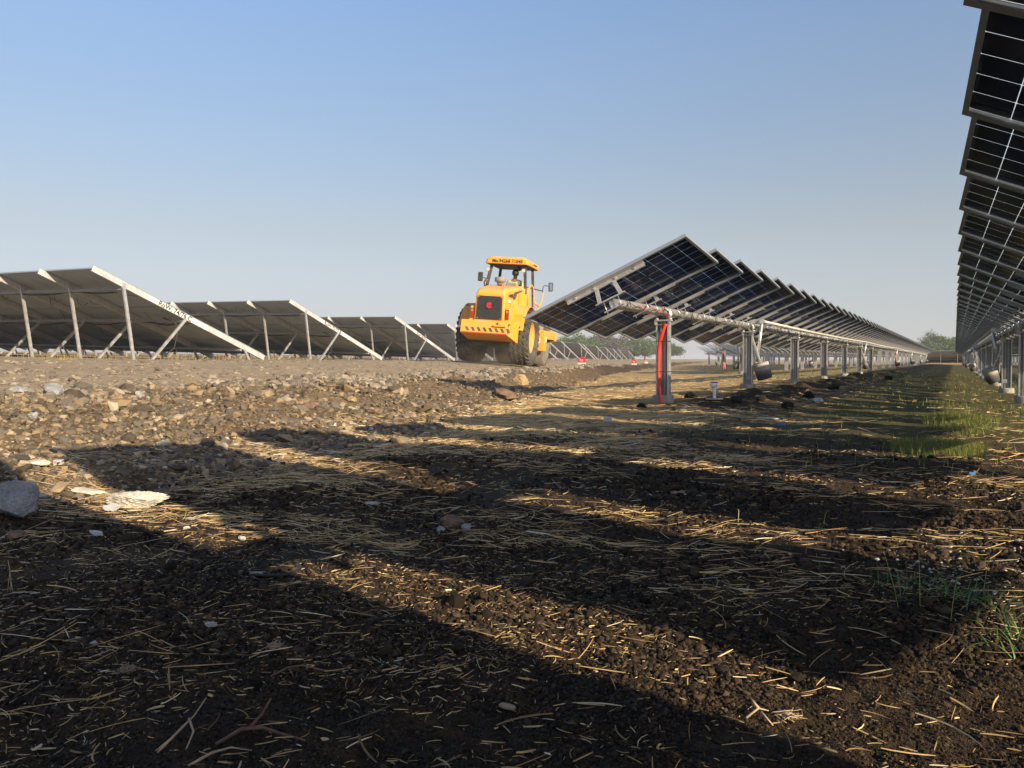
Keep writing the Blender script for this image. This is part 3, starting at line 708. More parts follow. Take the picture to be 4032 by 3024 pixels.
mb = MB(); mb.tube([(-.29, 20.49+u*PS*12+2.6, .08) for u in np.linspace(0, 1, 8)], .026, 8); mb.build('linkage_pipe', CREAM, rowR, loc=(0, 0, ZR))
counterweight(-8.255, 35.9, ZL, -1, 0, 'pale concrete weight at the start of the row behind the middle tracker')
counterweight(-8.255, 57, ZL, -1, 8, 'small distant concrete weight in the row behind the middle tracker')
counterweight(-12.88, 52, ZL, -1, 20, 'small distant concrete weight beside the red conduit of the third row')
counterweight(-17.5, 68, ZL, -1, 25, 'tiny far concrete weight left of the small red conduit')

# red conduits on posts
def conduit(X, y, pts, r, lab):
    z = hz(X, y); mb = MB(); ctrl = [Vector(p) for p in pts]; P = []
    for i in range(len(ctrl)-1):
        a, b = ctrl[i], ctrl[i+1]; p_, n_ = ctrl[max(i-1, 0)], ctrl[min(i+2, len(ctrl)-1)]
        for u in np.linspace(0, 1, 8)[(1 if i else 0):]:
            P.append(.5*((2*a)+(b-p_)*u+(2*p_-5*a+4*b-n_)*u*u+(3*a-p_-3*b+n_)*u**3))
    mb.tube(P, r, 12); o = mb.build('red_conduit', REDP, None, loc=(X, y, z)); tag(o, lab, 'conduit', 'red conduits on tracker posts'); return o
c1 = conduit(-3.634, 10.972, [(.055, -.075, 1.12), (.01, -.09, .98), (-.035, -.085, .8), (-.045, -.085, .55), (-.035, -.09, .3), (.0, -.13, .1), (.03, -.17, -.03)], .024, 'thick red conduit curving down the nearest tracker post')
mb = MB()
for z in (.45, .88): mb.tube([(.11*math.cos(a), .09*math.sin(a)-.02, z) for a in np.linspace(0, 2*math.pi, 17)], .004, 5)
mb.build('cable_tie', CABLE, c1)
conduit(-12.88, 51, [(.0, -.1, 1.1), (-.05, -.1, .8), (0, -.12, .4), (.12, -.15, 0)], .035, 'small red conduit on the first post of the third row')
conduit(-8.255, 41.3, [(.05, -.1, .65), (.0, -.1, .4), (-.12, -.12, .1), (-.25, -.14, 0)], .03, 'short red conduit lying against a post of the row behind')
conduit(-3.634, 10.972+PS*10, [(-.1, -.1, 1.1), (-.13, -.1, .7), (-.12, -.1, .25), (.0, -.1, .06), (.3, -.1, 0)], .05, 'red conduit far down the middle tracker row')
# ------------------------------------------------------------------ fixed-tilt tables
BETA = 21.6; TL = 5.80
T_BACK = CELLB  # same even colour as the module backs
def table(YA, XA, zA, nb, label, det, text=None, bay=2.28, g=.025, beta=BETA, name='fixed_solar_table', nrow=5, legz=None):
    # local frame: origin at the top end corner; u = down the slope (+Y), -X along the table, rising by g
    root = empty(name, (XA, YA, zA), (0, 0, 0), label, 'solar table', 'fixed tilt solar tables')
    b = rad(beta); U = Vector((0, math.cos(b), -math.sin(b))); Nn = Vector((0, math.sin(b), math.cos(b))); Xd = Vector((-1, 0, g)).normalized()
    P = lambda x, u, n: Xd*x + U*u + Nn*n
    tl = nrow*1.16
    c = [(-.032, -.075), (.032, -.075), (.032, .075), (-.032, .075), (-.032, .066), (.024, .066), (.024, -.066), (-.032, -.066)]
    raf = MB(); raf.prof(P(0, -.16, 0), P(0, tl+.06, 0), c, up=Nn); 
    mr = raf.mesh('rafter', GALV_T)
    if det:
        for i in range(nb+1):
            r = obj('rafter', mr, root, tuple(Xd*(i*bay)))
            if i == 0 and text:
                wp = MB(); q0, q1 = 1.55, 3.55
                wp.hexa([P(-.034, q0, -.060), P(-.034, q1, -.060), P(-.033, q1, -.060), P(-.033, q0, -.060), P(-.034, q0, .060), P(-.034, q1, .060), P(-.033, q1, .060), P(-.033, q0, .060)])
                wp.build('painted_band', WHITEPAINT, r)
                tm = TXT[text]; to = obj('handwriting', tm, r)
                M = Matrix((U, Nn, Vector((1, 0, 0)))).transposed().to_4x4(); M.translation = P(-.0365, 2.42, -.002)
                to.matrix_local = M
        for i in range(nb+1):
            ox = Xd*(i*bay)
            gz = lambda y: (hz(XA+ox.x, YA+y)-zA-ox.z)
            p0 = P(0, .78, -.08); y0 = p0.y+.27
            mb = MB(); mb.beam((0.03, p0.y, p0.z), (0.03, y0, gz(y0)-.1-0), .055, .075, up=(0, 1, 0)); mb.box((.03, p0.y, p0.z+.05), (.05, .1, .14)); mb.build('back_post', GALV_B, root, loc=tuple(ox))
            p1 = P(0, 2.82, -.08); y1 = y0+.42
            mb = MB(); mb.beam((0.03, p1.y, p1.z+.03), (0.03, y1, gz(y1)-.1), .05, .07, up=(0, 1, 0)); mb.build('brace', GALV_B, root, loc=tuple(ox))
            p2 = P(0, 5.05, -.08)
            if i % 1 == 0:
                mb = MB(); mb.beam((0.03, p2.y, p2.z+.03), (0.03, p2.y+.28, min(gz(p2.y), p2.z-.12)-.15), .045, .06, up=(0, 1, 0)); mb.build('front_post', GALV_B, root, loc=tuple(ox))
    else:
        for i in range(nb+1):
            ox = Xd*(i*bay); mb = MB(); gz = lambda y: (hz(XA+ox.x, YA+y)-zA-ox.z)
            mb.prof(P(0, -.16, 0), P(0, tl+.06, 0), [(-.035, -.075), (.035, -.075), (.035, .075), (-.035, .075)], up=Nn)
            p0 = P(0, .78, -.08); p1 = P(0, 2.82, -.08)
            mb.beam(p0, (0, p0.y+.27, gz(p0.y+.27)-.1), .06, .075, up=(0, 1, 0)); mb.beam(p1, (0, p0.y+.7, gz(p0.y+.7)-.1), .06, .07, up=(0, 1, 0))
            mb.build('frame_truss', GALV_B, root, loc=tuple(ox))
    # purlins, set between module seams
    for u in (.80, 2.80, 4.95):
        mb = MB(); mb.prof(P(0.0, u, -.105), P(nb*bay+.2, u, -.105), [(-.03, -.035), (.03, -.035), (.03, .035), (-.03, .035)], up=Nn); mb.build('purlin', GALV_D, root)
    # modules: landscape, nrow high
    if det:
        w = 1.15; qs = []; x0, x1 = .012, bay-.012
        me_p = None
        T = lambda x, u, n: P(x, u, n)
        q = [T(x0+.01, .01, .112), T(x1-.01, .01, .112), T(x1-.01, w-.02, .112), T(x0+.01, w-.02, .112)]
        q2 = [T(x0+.01, .01, .104), T(x1-.01, .01, .104), T(x1-.01, w-.02, .104), T(x0+.01, w-.02, .104)]
        uv = [(0, 0), (1, 0), (1, 1), (0, 1)]
        me_p = uvmesh('panel', [(q, uv, 0), (q2[::-1], uv[::-1], 1)], [CELL, CELLB])
        mb = MB()
        for a, b_ in (((x0, 0), (x1, .012)), ((x0, w-.022), (x1, w-.01)), ((x0, .012), (x0+.012, w-.022)), ((x1-.012, .012), (x1, w-.022))):
            mb.hexa([T(a[0], a[1], .078), T(b_[0], a[1], .078), T(b_[0], b_[1], .078), T(a[0], b_[1], .078), T(a[0], a[1], .115), T(b_[0], a[1], .115), T(b_[0], b_[1], .115), T(a[0], b_[1], .115)])
        me_f = mb.mesh('frame', ALU)
        for i in range(nb):
            for k in range(nrow):
                if i*nrow+k >= 100: continue
                lo = Xd*(i*bay)+U*(k*1.158); pn = obj('panel', me_p, root, tuple(lo)); obj('frame', me_f, pn)
        rd = random.Random(int(YA*7)); mb = MB()
        for k in range(nb*2):   # hanging module leads
            x = rd.uniform(.1, nb*bay); u = rd.uniform(.4, 4.6); dx = rd.uniform(-.5, .5); du = rd.uniform(.2, .7)
            mb.tube([P(x, u, .09), P(x+dx*.3, u+du*.3, -.02-rd.uniform(0, .12)), P(x+dx*.7, u+du*.7, -.03-rd.uniform(0, .12)), P(x+dx, u+du, .08)], .006, 5)
        for u, am in ((2.86, .05), (.86, .03)):
            mb.tube([P(x, u+rd.uniform(-am, am), -.15-am*math.sin(x*2.1)) for x in np.arange(.3, nb*bay, .55)], .022, 6)
        if text: mb.tube([P(.5, 2.5, -.16), P(.3, 2.7, -.18), P(.2, 2.85, -.3), P(.2, 2.9, -.9), P(.22, 2.5, -1.5), P(.2, 2.3, -2.1)], .02, 6)
        mb.build('cable', CABLE, root)
    else:
        mb = MB()
        qs = []
        for k in range(nrow):
            u0, u1 = k*1.158, k*1.158+1.135
            qs.append(([P(0, u0, .112), P(nb*bay, u0, .112), P(nb*bay, u1, .112), P(0, u1, .112)], [(0, 0), (nb, 0), (nb, 1), (0, 1)], 0))
            qs.append(([P(0, u1, .104), P(nb*bay, u1, .104), P(nb*bay, u0, .104), P(0, u0, .104)], [(0, 0), (nb, 0), (nb, 1), (0, 1)], 1))
            for ua in (u0, u1-.015):
                a = [P(0, ua, .078), P(nb*bay, ua, .078), P(nb*bay, ua+.015, .078), P(0, ua+.015, .078)]; c2 = [p+Nn*.037 for p in a]
                qs += [(a[::-1], None, 2), (c2, None, 2), ([a[0], a[1], c2[1], c2[0]], None, 2), ([a[2], a[3], c2[3], c2[2]], None, 2)]
        obj('panels', uvmesh('panels', qs, [CELL, CELLB, ALU]), root)
    return root
TB = [(2.2, -14.9, 'Row 73/75 B', 'fixed solar table at the left edge, only its low end showing', 6),
      (12.44, -18.8, 'RoW: 74/76 C', 'large fixed solar table at the left with handwriting on its white end rafter', 11),
      (22.7, -22.3, 'RoW 75/77 B', 'second fixed solar table, overlapped by the large left one', 12),
      (33.3, -25.4, 'Row 76/78 C', 'third fixed solar table, left of the roller', 9),
      (41.6, -27.7, None, 'fourth fixed solar table, running in behind the roller', 7)]
for Y, X, tx, lb, nb in TB:
    base = {2.2: 2.98, 12.44: 2.88, 22.7: 2.87, 33.3: 2.83, 41.6: 2.84}[Y]
    table(Y, X, base, nb, lb, True, tx if Y > 3 else None)
FT = [(52, -31.0), (62, -34), (71, -37), (80, -40), (89, -42.5), (98, -44.2), (108, -48), (121, -51.5), (136, -56), (152, -61), (168, -66), (186, -70.5), (197, -75)]
nm = ['directly beyond the roller', 'just right of the roller drum', 'fifth from last beside the road bend', 'whose end shows left of the first red sign', 'above the first red road sign', 'right above the space past the first red sign', 'below the round green tree',
      'left of the bare grey tree', 'below the bare grey tree', 'between the bare tree and the second red sign', 'above the second red sign', 'right of the second red sign', 'last one before the trackers begin']
for k, (Y, X) in enumerate(FT):
    table(Y, X, hz(X, Y+.8)+2.25, 4 if k < 5 else 6, 'distant fixed solar table, '+nm[k], False)
# tables standing across the far end of the tracker rows
for k, (X, n, s) in enumerate([(2.6, 4, 'left'), (12, 4, 'right')]):
    table(140, X, CAMZ+1.35, n, 'far table back closing the lane between the rows, '+('behind the right-hand row\'s end' if k else 'under the big trees'), False, bay=2.28, g=0, nrow=4, beta=24)

# ------------------------------------------------------------------ trees on the horizon
def leafmat(name, a, b):
    return rmat(name, [(0, a), (1, b)], .75, .2, .6, .25)
LF1 = leafmat('fresh_foliage', (.055, .10, .022), (.13, .19, .05)); LF2 = leafmat('dusty_foliage', (.075, .075, .05), (.16, .155, .115)); LF3 = leafmat('deep_foliage', (.04, .075, .02), (.10, .145, .045))
BARK = simple('bark', (.12, .095, .07), .9, 0, .3, 3)
def tree(x, y, h, w, mat, lab, seed, nleaf=5000, trunk=.35, leaf=.22, lobes=9):
    R = np.random.default_rng(seed); rd = random.Random(seed); z0 = hz(x, y)-.2
    root = empty('tree', (x, y, z0), (0, 0, 0), lab, 'tree', 'trees on the horizon')
    mb = MB(); tips = []
    mb.tube([(0, 0, 0), (rd.uniform(-.1, .1)*h*.3, 0, h*trunk*.6), (rd.uniform(-.2, .2), 0, h*trunk)], [h*.045, h*.035, h*.028], 8)
    for k in range(lobes):
        a = 6.283*k/lobes+rd.uniform(-.3, .3); q = rd.uniform(.35, .8) if k else 0; zt = h*(trunk+(1-trunk)*rd.uniform(.35, .72)*(1.15-.5*q))
        e = Vector((w/2*q*math.cos(a), w/2*q*math.sin(a), zt)); s = Vector((0, 0, h*trunk*.9)); m = (s+e)/2+Vector((e.x*.12, e.y*.12, -h*.03))
        mb.tube([s, m, e], [h*.022, h*.014, h*.005], 6); tips.append(e)
    mb.build('trunk', BARK, root)
    C = []; per = nleaf//len(tips)
    for e in tips:
        sr = np.array([w*.20*rd.uniform(.8, 1.25), w*.20*rd.uniform(.8, 1.25), h*.17*rd.uniform(.8, 1.2)])
        nsub = 9; sc = np.array(e)+R.normal(0, .55, (nsub, 3))*sr
        i = R.integers(0, nsub, per); C.append(sc[i]+R.normal(0, .34, (per, 3))*sr)
    C = np.vstack(C); C = C[C[:, 2] > h*trunk*.55]; n = len(C); rot = rand_rot(n)
    q = np.array([(-1, -.6, 0), (1, -.5, 0), (.8, .6, 0), (-.7, .6, 0)])*leaf
    V = np.einsum('nij,kj->nki', rot, q)*R.uniform(.6, 1.5, n)[:, None, None]+C[:, None]
    F = np.arange(n*4).reshape(n, 4)
    me = mesh_np('crown', V.reshape(-1, 3), F, [mat], smooth=False, attrs={'rnd': np.repeat(R.uniform(0, 1, n), 4)})
    obj('crown', me, root)
def atpx(px, dist):   # ground point seen at photo column px (2212 wide) and depth dist
    a = rad(29.095); R_ = (px-1106)/1719.8*dist; return math.cos(a)*R_-math.sin(a)*dist, math.cos(a)*dist+math.sin(a)*R_
for k, (px, D, h, w, mat, lab) in enumerate([
    (1249, 215, 7.4, 11.5, LF1, 'round green tree between the roller and the bare grey tree'),
    (1309, 225, 7.0, 12.5, LF2, 'bare greyish brown tree left of the green dome tree'),
    (1366, 240, 6.3, 8, LF3, 'small dark tree between the bare one and the green dome tree'),
    (1394, 235, 7.2, 12, LF1, 'broad green dome tree right of the bare grey tree'),
    (1440, 245, 5.8, 10, LF3, 'low green tree half hidden behind the red conduit post'),
    (1340, 260, 4.6, 10, LF3, 'low distant bush line beneath the bare grey tree'),
    (2028, 205, 7.4, 11, LF3, 'tall green tree above the far end of the lane, left one'),
    (2062, 215, 7.4, 13, LF3, 'tall green tree partly behind the right tracker, right one of the lane end pair'),
    (2040, 175, 4.0, 7, LF1, 'low bright green bush in front of the lane end trees')]):
    x, y = atpx(px, D); tree(x, y, h, w, mat, lab, 40+k, 15000, .22 if h > 5 else .1, .15, 13)

# ------------------------------------------------------------------ small things on the ground
def stone_mb(rx, ry, rz, seed, sub=2, jag=.16, planes=7):
    R = np.random.default_rng(seed); v, f = ico(sub); v = v.copy()
    for _ in range(planes*2):
        d = R.normal(size=3); d /= np.linalg.norm(d); c = R.uniform(.5, .85); t = v@d; k = t > c; v[k] -= np.outer(t[k]-c, d)
    v *= (1+R.uniform(-jag, jag, (len(v), 1))*.5); v *= np.array([rx, ry, rz])
    mb = MB(); mb.add([tuple(q) for q in v], [tuple(q) for q in f]); return mb
def rock(x, y, r, mat, lab, seed, rot=0, sink=.25, group=None, name='rock', cat='rock', tilt=(0, 0), **k):
    mb = stone_mb(*r, seed, **k); o = mb.build(name, mat, None, loc=(x, y, hz(x, y)+r[2]*(1-2*sink)), rot=(tilt[0], tilt[1], rot)); tag(o, lab, cat, group); return o
def rockmat(name, a, b, sc=14, rough=.9):
    m, nt, p = newmat(name); co = coord(nt); n = noise(nt, sc, 7, .7, co); n2 = noise(nt, sc*5, 4, .7, co)
    L(nt, ramp(nt, math_(nt, 'ADD', math_(nt, 'MULTIPLY', n, .7), math_(nt, 'MULTIPLY', n2, .3)), [(.38, a), (.62, b)]), p.inputs['Base Color']); p.inputs['Roughness'].default_value = rough
    bump(nt, p, math_(nt, 'ADD', n, math_(nt, 'MULTIPLY', n2, .4)), .7, .01); return m
R_GREY = rockmat('grey_basalt', (.17, .17, .165), (.33, .335, .33)); R_BROWN = rockmat('brown_basalt', (.10, .065, .045), (.24, .155, .10)); R_TAN = rockmat('tan_rock', (.26, .18, .09), (.44, .31, .16)); R_WHITE = rockmat('white_plaster', (.30, .27, .22), (.72, .69, .61), 9)
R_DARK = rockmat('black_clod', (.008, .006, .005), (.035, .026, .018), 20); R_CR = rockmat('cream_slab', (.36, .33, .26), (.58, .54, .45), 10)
def at(px, py, z=0.0):   # where the sight line through photo point (2212 wide) meets height z
    import math as _m
    f = 1719.8; u = (px-1106)/f; v = -(py-829.5)/f; c, s = _m.cos(-.0026), _m.sin(-.0026); u, v = u*c+v*s, v*c-u*s
    pi_ = rad(1.65); F2 = _m.cos(pi_)+v*_m.sin(pi_); U2 = v*_m.cos(pi_)-_m.sin(pi_); a = rad(29.095)
    d = (_m.cos(a)*u-_m.sin(a)*F2, _m.cos(a)*F2+_m.sin(a)*u, U2)
    ks = .3*1.004**np.arange(1300)
    below = np.nonzero(CAMZ+d[2]*ks < H(d[0]*ks, d[1]*ks))[0]; k = ks[below[0]] if len(below) else ks[-1]
    return d[0]*k, d[1]*k
def pl(px, py): return at(px, py)
x, y = pl(38, 1118); rock(x, y, (.125, .085, .082), R_GREY, 'big grey boulder with a flat face at the left edge', 23, .4, .12, planes=6, sub=4, jag=.10)
x, y = pl(290, 1098); rock(x, y, (.165, .055, .042), R_WHITE, 'long white broken plaster lump with dark pits', 5, .5, .1, jag=.30, sub=4)
x, y = pl(190, 1066); rock(x, y, (.085, .03, .02), R_CR, 'narrow cream slab tilted behind the white plaster lump', 8, .7, .1, tilt=(.3, .1))
x, y = pl(78, 1003); rock(x, y, (.075, .04, .02), R_CR, 'flat beige stone between brown gravel left of the white packet', 9, .3, .15)
x, y = pl(30, 1163); rock(x, y, (.04, .03, .022), R_BROWN, 'small reddish stone under the big grey boulder', 10, .3, .2)
x, y = pl(978, 1142); rock(x, y, (.055, .04, .035), R_BROWN, 'brown rock alone on the dark soil in mid foreground', 12, .2, .2)
x, y = pl(1007, 1146); rock(x, y, (.022, .02, .018), R_GREY, 'small grey chip leaning on the lone brown rock', 14, .2, .2)
x, y = pl(952, 1148); rock(x, y, (.024, .018, .013), R_GREY, 'small rounded stone left of the lone brown rock', 15, .2, .2)
x, y = pl(1092, 862); rock(x, y, (.26, .20, .13), R_BROWN, 'grey brown boulder rising from the straw at the foot of the bank', 16, .1, .25)
x, y = pl(1128, 832); rock(x, y, (.20, .15, .15), R_TAN, 'tan boulder on the bank edge behind the straw', 17, .7, .25)
for k, (px, py, s, m, lb) in enumerate([(118, 852, .16, R_GREY, 'biggest grey block in the road edge rubble, upper left'), (237, 878, .085, R_TAN, 'round yellowish stone on the brown bank'), (675, 882, .12, R_BROWN, 'rounded brown boulder in the middle of the bank'),
    (760, 868, .10, R_TAN, 'tan angular block just right of the rounded brown boulder'), (40, 850, .12, R_GREY, 'wide grey block at the left edge of the rubble'), (815, 893, .11, R_BROWN, 'brown block on the bank above the white slabs'),
    (205, 875, .07, R_BROWN, 'dark brown stone beside the round yellowish one'), (480, 920, .05, R_BROWN, 'small reddish brown stone low on the bank'), (300, 855, .09, R_GREY, 'grey rubble block above the yellowish stone'),
    (70, 900, .07, R_GREY, 'dark grey stone on the bank near the left edge'), (1050, 815, .16, R_GREY, 'grey block at the rubble edge under the roller'), (355, 1012, .028, R_CR, 'pale oval stone in the shaded gravel')]):
    x, y = pl(px, py); rock(x, y, (s*.62, s*.5, s*.42), m, lb, 30+k, k*.8, .2, 'larger rocks on the bank')
for k, (px, py, l, lb) in enumerate([(770, 922, .13, 'white broken slab, middle one of three at the foot of the bank'), (715, 917, .10, 'white broken slab, left one of three at the foot of the bank'), (805, 931, .12, 'whitish slab, right one of three at the foot of the bank')]):
    x, y = pl(px, py); rock(x, y, (l*.6, l*.3, .018), R_WHITE, lb, 50+k, .4+k*.3, .05, 'white slabs at the foot of the bank', 'broken_slab', 'slab', tilt=(.15, .2))
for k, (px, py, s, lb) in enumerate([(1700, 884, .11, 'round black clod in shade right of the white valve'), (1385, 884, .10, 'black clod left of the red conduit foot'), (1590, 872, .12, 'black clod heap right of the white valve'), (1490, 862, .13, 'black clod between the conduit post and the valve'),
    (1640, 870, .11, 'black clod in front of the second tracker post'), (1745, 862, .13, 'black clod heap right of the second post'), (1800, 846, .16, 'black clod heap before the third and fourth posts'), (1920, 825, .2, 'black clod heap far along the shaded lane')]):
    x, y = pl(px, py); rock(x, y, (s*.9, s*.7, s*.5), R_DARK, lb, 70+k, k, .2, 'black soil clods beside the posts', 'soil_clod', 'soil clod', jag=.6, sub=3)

def slab(name, cat, px, py, d, mat, lab, rot, tilt=(0, 0), bend=0):
    x, y = pl(px, py); mb = MB(); n = 6; w, l, t = d; rd = random.Random(int(px*13+py))
    ol = [(-l/2, -w/2), (-l*.1, -w*.55), (l*.45, -w*.42), (l/2, w*.1), (l*.3, w/2), (-l*.2, w*.48), (-l*.47, w*.3)]
    ol = [(a*(1+rd.uniform(-.15, .15)), b*(1+rd.uniform(-.2, .2))) for a, b in ol]; mb.prism(ol, t)
    if mat is PAPER and l < .07: mb = stone_mb(l*.62, w*.62, t*.8, int(px+py), 3, .45, 5)
    o = mb.build(name, mat, None, loc=(x, y, hz(x, y)+t/2+.004+abs(math.sin(tilt[0]))*w*.4+abs(math.sin(tilt[1]))*l*.4), rot=(tilt[0], tilt[1], rot)); tag(o, lab, cat); return o
WOOD = simple('weathered_wood', (.36, .25, .15), .8, 0, .25, 30); PAPER = simple('white_paper', (.42, .42, .41), .7, 0, .08, 20); TWIG = simple('reddish_twig', (.16, .085, .06), .8, 0, .35, 40)
slab('wood_chip', 'wood chip', 553, 1240, (.02, .075, .004), WOOD, 'tan wood splinter lying under the black hose', .35)
slab('wood_chip', 'wood chip', 555, 1161, (.018, .042, .004), WOOD, 'short tan wood chip in the sunlit soil strip', .2)
slab('wood_chip', 'wood chip', 660, 1113, (.02, .04, .004), R_CR, 'pale leaf-shaped chip on dark soil above the tan ones', .25)
slab('wood_chip', 'wood chip', 1093, 1536, (.013, .032, .004), WOOD, 'orange brown wood chip at the bottom middle', -.1)
slab('wood_chip', 'wood chip', 1460, 1070, (.03, .07, .006), WOOD, 'tan board piece in the thin sunlit strip right of centre', .5)
slab('paper_scrap', 'scrap', 207, 1157, (.022, .052, .010), PAPER, 'white rectangular scrap on the dark soil below the plaster lump', .1, (.2, .05))
slab('paper_scrap', 'scrap', 243, 1103, (.05, .06, .012), PAPER, 'white folded scrap in front of the plaster lump', .5, (.5, .1))
slab('paper_scrap', 'scrap', 453, 1355, (.016, .026, .008), PAPER, 'torn white foam bit on dark soil', .2)
slab('paper_scrap', 'scrap', 205, 1390, (.009, .020, .005), PAPER, 'small upright white foam bit at lower left', 1.3)
slab('paper_scrap', 'scrap', 409, 1122, (.024, .030, .008), PAPER, 'white scrap at the top of the sunlit strip', .3)
slab('paper_scrap', 'scrap', 520, 1167, (.022, .022, .012), PAPER, 'white crumb lower in the sunlit strip', .8)
slab('paper_scrap', 'scrap', 402, 1142, (.016, .018, .008), PAPER, 'tiny white crumb in the middle of the sunlit strip', .8)
slab('paper_scrap', 'scrap', 1768, 872, (.09, .16, .01), PAPER, 'pale cloth scrap standing among the black clods', .3, (.6, 0))
slab('paper_scrap', 'scrap', 802, 1092, (.02, .05, .008), PAPER, 'white and blue wrapper in the straw', .3, (.3, 0))
slab('paper_scrap', 'scrap', 1660, 908, (.10, .22, .01), PAPER, 'pale plastic sheet on dark soil right of the valve', -.1)
x, y = pl(126, 1003)
mb = MB(); mb.box((0, 0, 0), (.040, .03, .024)); pk = mb.build('packet', PAPER, None, loc=(x, y, hz(x, y)+.018), rot=(.1, 0, .5), bevel=.002); tag(pk, 'small white packet with pink print on the brown gravel', 'packet')
mb = MB()
for zz, l in ((.006, .012), (.002, .016), (-.002, .010)): mb.box((-.008, -.0155, zz), (l, .001, .0022))
mb.build('print', simple('pink_ink', (.6, .08, .25), .6), pk)
x, y = pl(1312, 912)
mb = MB(); mb.box((0, 0, 0), (.075, .06, .045)); o = mb.build('white_box', PAPER, None, loc=(x, y, hz(x, y)+.022), rot=(0, 0, .4), bevel=.003); tag(o, 'small open white box on the straw between the stripes of sun', 'box')
mb = MB(); mb.box((.038, 0, 0), (.002, .05, .035)); mb.build('opening_shade', BLACK, o)  # black plate on the solid box, painting its shaded inside
# black hose and twigs
x, y = pl(585, 1250); z = hz(x, y)
mb = MB(); mb.tube([(-.10, -.012, .006), (-.06, -.012, .008), (-.02, .0, .008), (.02, .025, .008), (.028, .06, .010), (.015, .09, .010), (-.005, .11, .012), (-.012, .118, .012)], [.0022, .0035, .005, .0055, .0055, .0055, .0055, .004], 8)
o = mb.build('black_hose', BLACK, None, loc=(x, y, z)); tag(o, 'short curved piece of black hose beside a tan wood splinter', 'hose')
def twig(px, py, pts, r, lab, mat=TWIG):
    x, y = pl(px, py); mb = MB()
    for P in pts:
        n = len(P); mb.tube([(a, b, hz(x+a, y+b)-hz(x, y)+c) for a, b, c in P], [r*.75*(1-.6*i/(n-1))*random.uniform(.8, 1.25) for i in range(n)], 7)
    o = mb.build('twig', mat, None, loc=(x, y, hz(x, y))); tag(o, lab, 'twig'); return o
twig(540, 1590, [[(-.03, -.045, .004), (-.012, -.01, .010), (.012, .012, .014), (.045, .022, .012), (.085, .03, .008)], [(-.005, 0, .01), (.002, .02, .03), (.006, .035, .05)]], .0045, 'forked reddish brown twig at the bottom left of centre')
twig(660, 1450, [[(-.045, -.05, .004), (-.035, -.015, .010), (-.01, .0, .010), (.03, .01, .010), (.06, .025, .008)], [(-.03, -.015, .008), (-.005, -.03, .006)]], .003, 'small crooked reddish twig on the dark soil at left')
twig(405, 1590, [[(-.01, -.05, .003), (-.004, -.01, .02), (0, .01, .03), (.004, .03, .05)], [(0, .0, .03), (.02, -.008, .02), (.03, -.03, .006)], [(-.004, -.03, .012), (-.016, -.05, .003)]], .003, 'root-like straw stub standing at the bottom left', M_STUB := simple('pale_root', (.42, .32, .21), .8, 0, .25, 40))
twig(470, 1640, [[(-.02, -.04, .004), (-.005, -.01, .014), (.008, .015, .012), (.03, .035, .008)]], .0032, 'pale forked root beside the root-like stub', M_STUB)
twig(1640, 1560, [[(-.02, -.02, .003), (-.004, .0, .02), (.01, .012, .012)], [(-.004, 0, .02), (-.02, .012, .03)], [(0, 0, .015), (.022, -.012, .004)]], .003, 'pale root stub in the sunlit soil at lower right', M_STUB)

STEM = simple('yellow_green_stem', (.38, .36, .12), .6, 0, .2, 30); BLUES = simple('blue_plastic_scrap', (.03, .16, .45), .4)
RUST = simple('rusty_wire', (.09, .045, .03), .8, 0, .3, 40)
def stem(px, py, pts, r, lab, mat=STEM):
    x, y = pl(px, py); mb = MB(); n = len(pts); mb.tube([(a, b, c) for a, b, c in pts], [r*(1-.6*i/(n-1)) for i in range(n)], 6)
    o = mb.build('plant_stem', mat, None, loc=(x, y, hz(x, y))); tag(o, lab, 'plant stem'); return o
stem(1593, 1130, [(0, 0, -.005), (.001, 0, .02), (.002, 0, .045), (-.004, 0, .048)], .0018, 'short upright yellow stalk with a bent tip in the thin sunlit strip')
stem(1778, 1140, [(0, 0, -.005), (.002, 0, .025), (.006, 0, .045), (.014, 0, .056), (.022, 0, .055)], .0016, 'hooked green stalk right of the upright yellow stalk')
for k, (px, py, h, dx) in enumerate([(1940, 1330, .14, -.035), (1985, 1325, .16, -.005), (2120, 1300, .15, .02), (2050, 1360, .11, .012)]):
    stem(px, py, [(0, 0, 0), (dx*.3, 0, h*.4), (dx*.7, .004, h*.75), (dx, .008, h)], .0009, ['thin grass stem leaning left from the right-hand tuft', 'tallest thin grass stem of the right-hand tuft', 'thin grass stem leaning towards the right edge', 'short thin grass stem between the tall ones'][k])
for px, py, d, lb in ((1688, 924, (.03, .07, .02), 'blue scrap on shaded soil right of the valve'), (2098, 1034, (.018, .03, .012), 'blue bottle cap sized scrap below the bright grass patch')):
    slab('plastic_scrap', 'scrap', px, py, d, BLUES, lb, .3)
x, y = pl(150, 1090); mb = MB(); mb.tube([(-.06, -.02, .012), (-.02, -.012, .016), (.03, -.004, .02), (.075, .012, .03)], .0022, 6); o = mb.build('rusty_wire', RUST, None, loc=(x, y, hz(x, y))); tag(o, 'rusty wire running from the grey boulder to the plaster lump', 'wire')
twig(20, 1275, [[(0, 0, 0), (.004, 0, .03), (0, 0, .06), (-.008, 0, .085)], [(.004, 0, .03), (.012, 0, .0)], [(0, 0, .05), (-.014, 0, .0)]], .0016, 'spindly grey sprig standing at the left edge', M_STUB)
def tangle(px, py, n, r, lab):
    x, y = pl(px, py); mb = MB(); rd = random.Random(px)
    for _ in range(n):
        P = [(rd.gauss(0, r), rd.gauss(0, r), abs(rd.gauss(0, r*.5))+.003) for _k in range(4)]; mb.tube(P, .0007, 4)
    o = mb.build('straw_tangle', M_STUB, None, loc=(x, y, hz(x, y))); tag(o, lab, 'straw tangle')
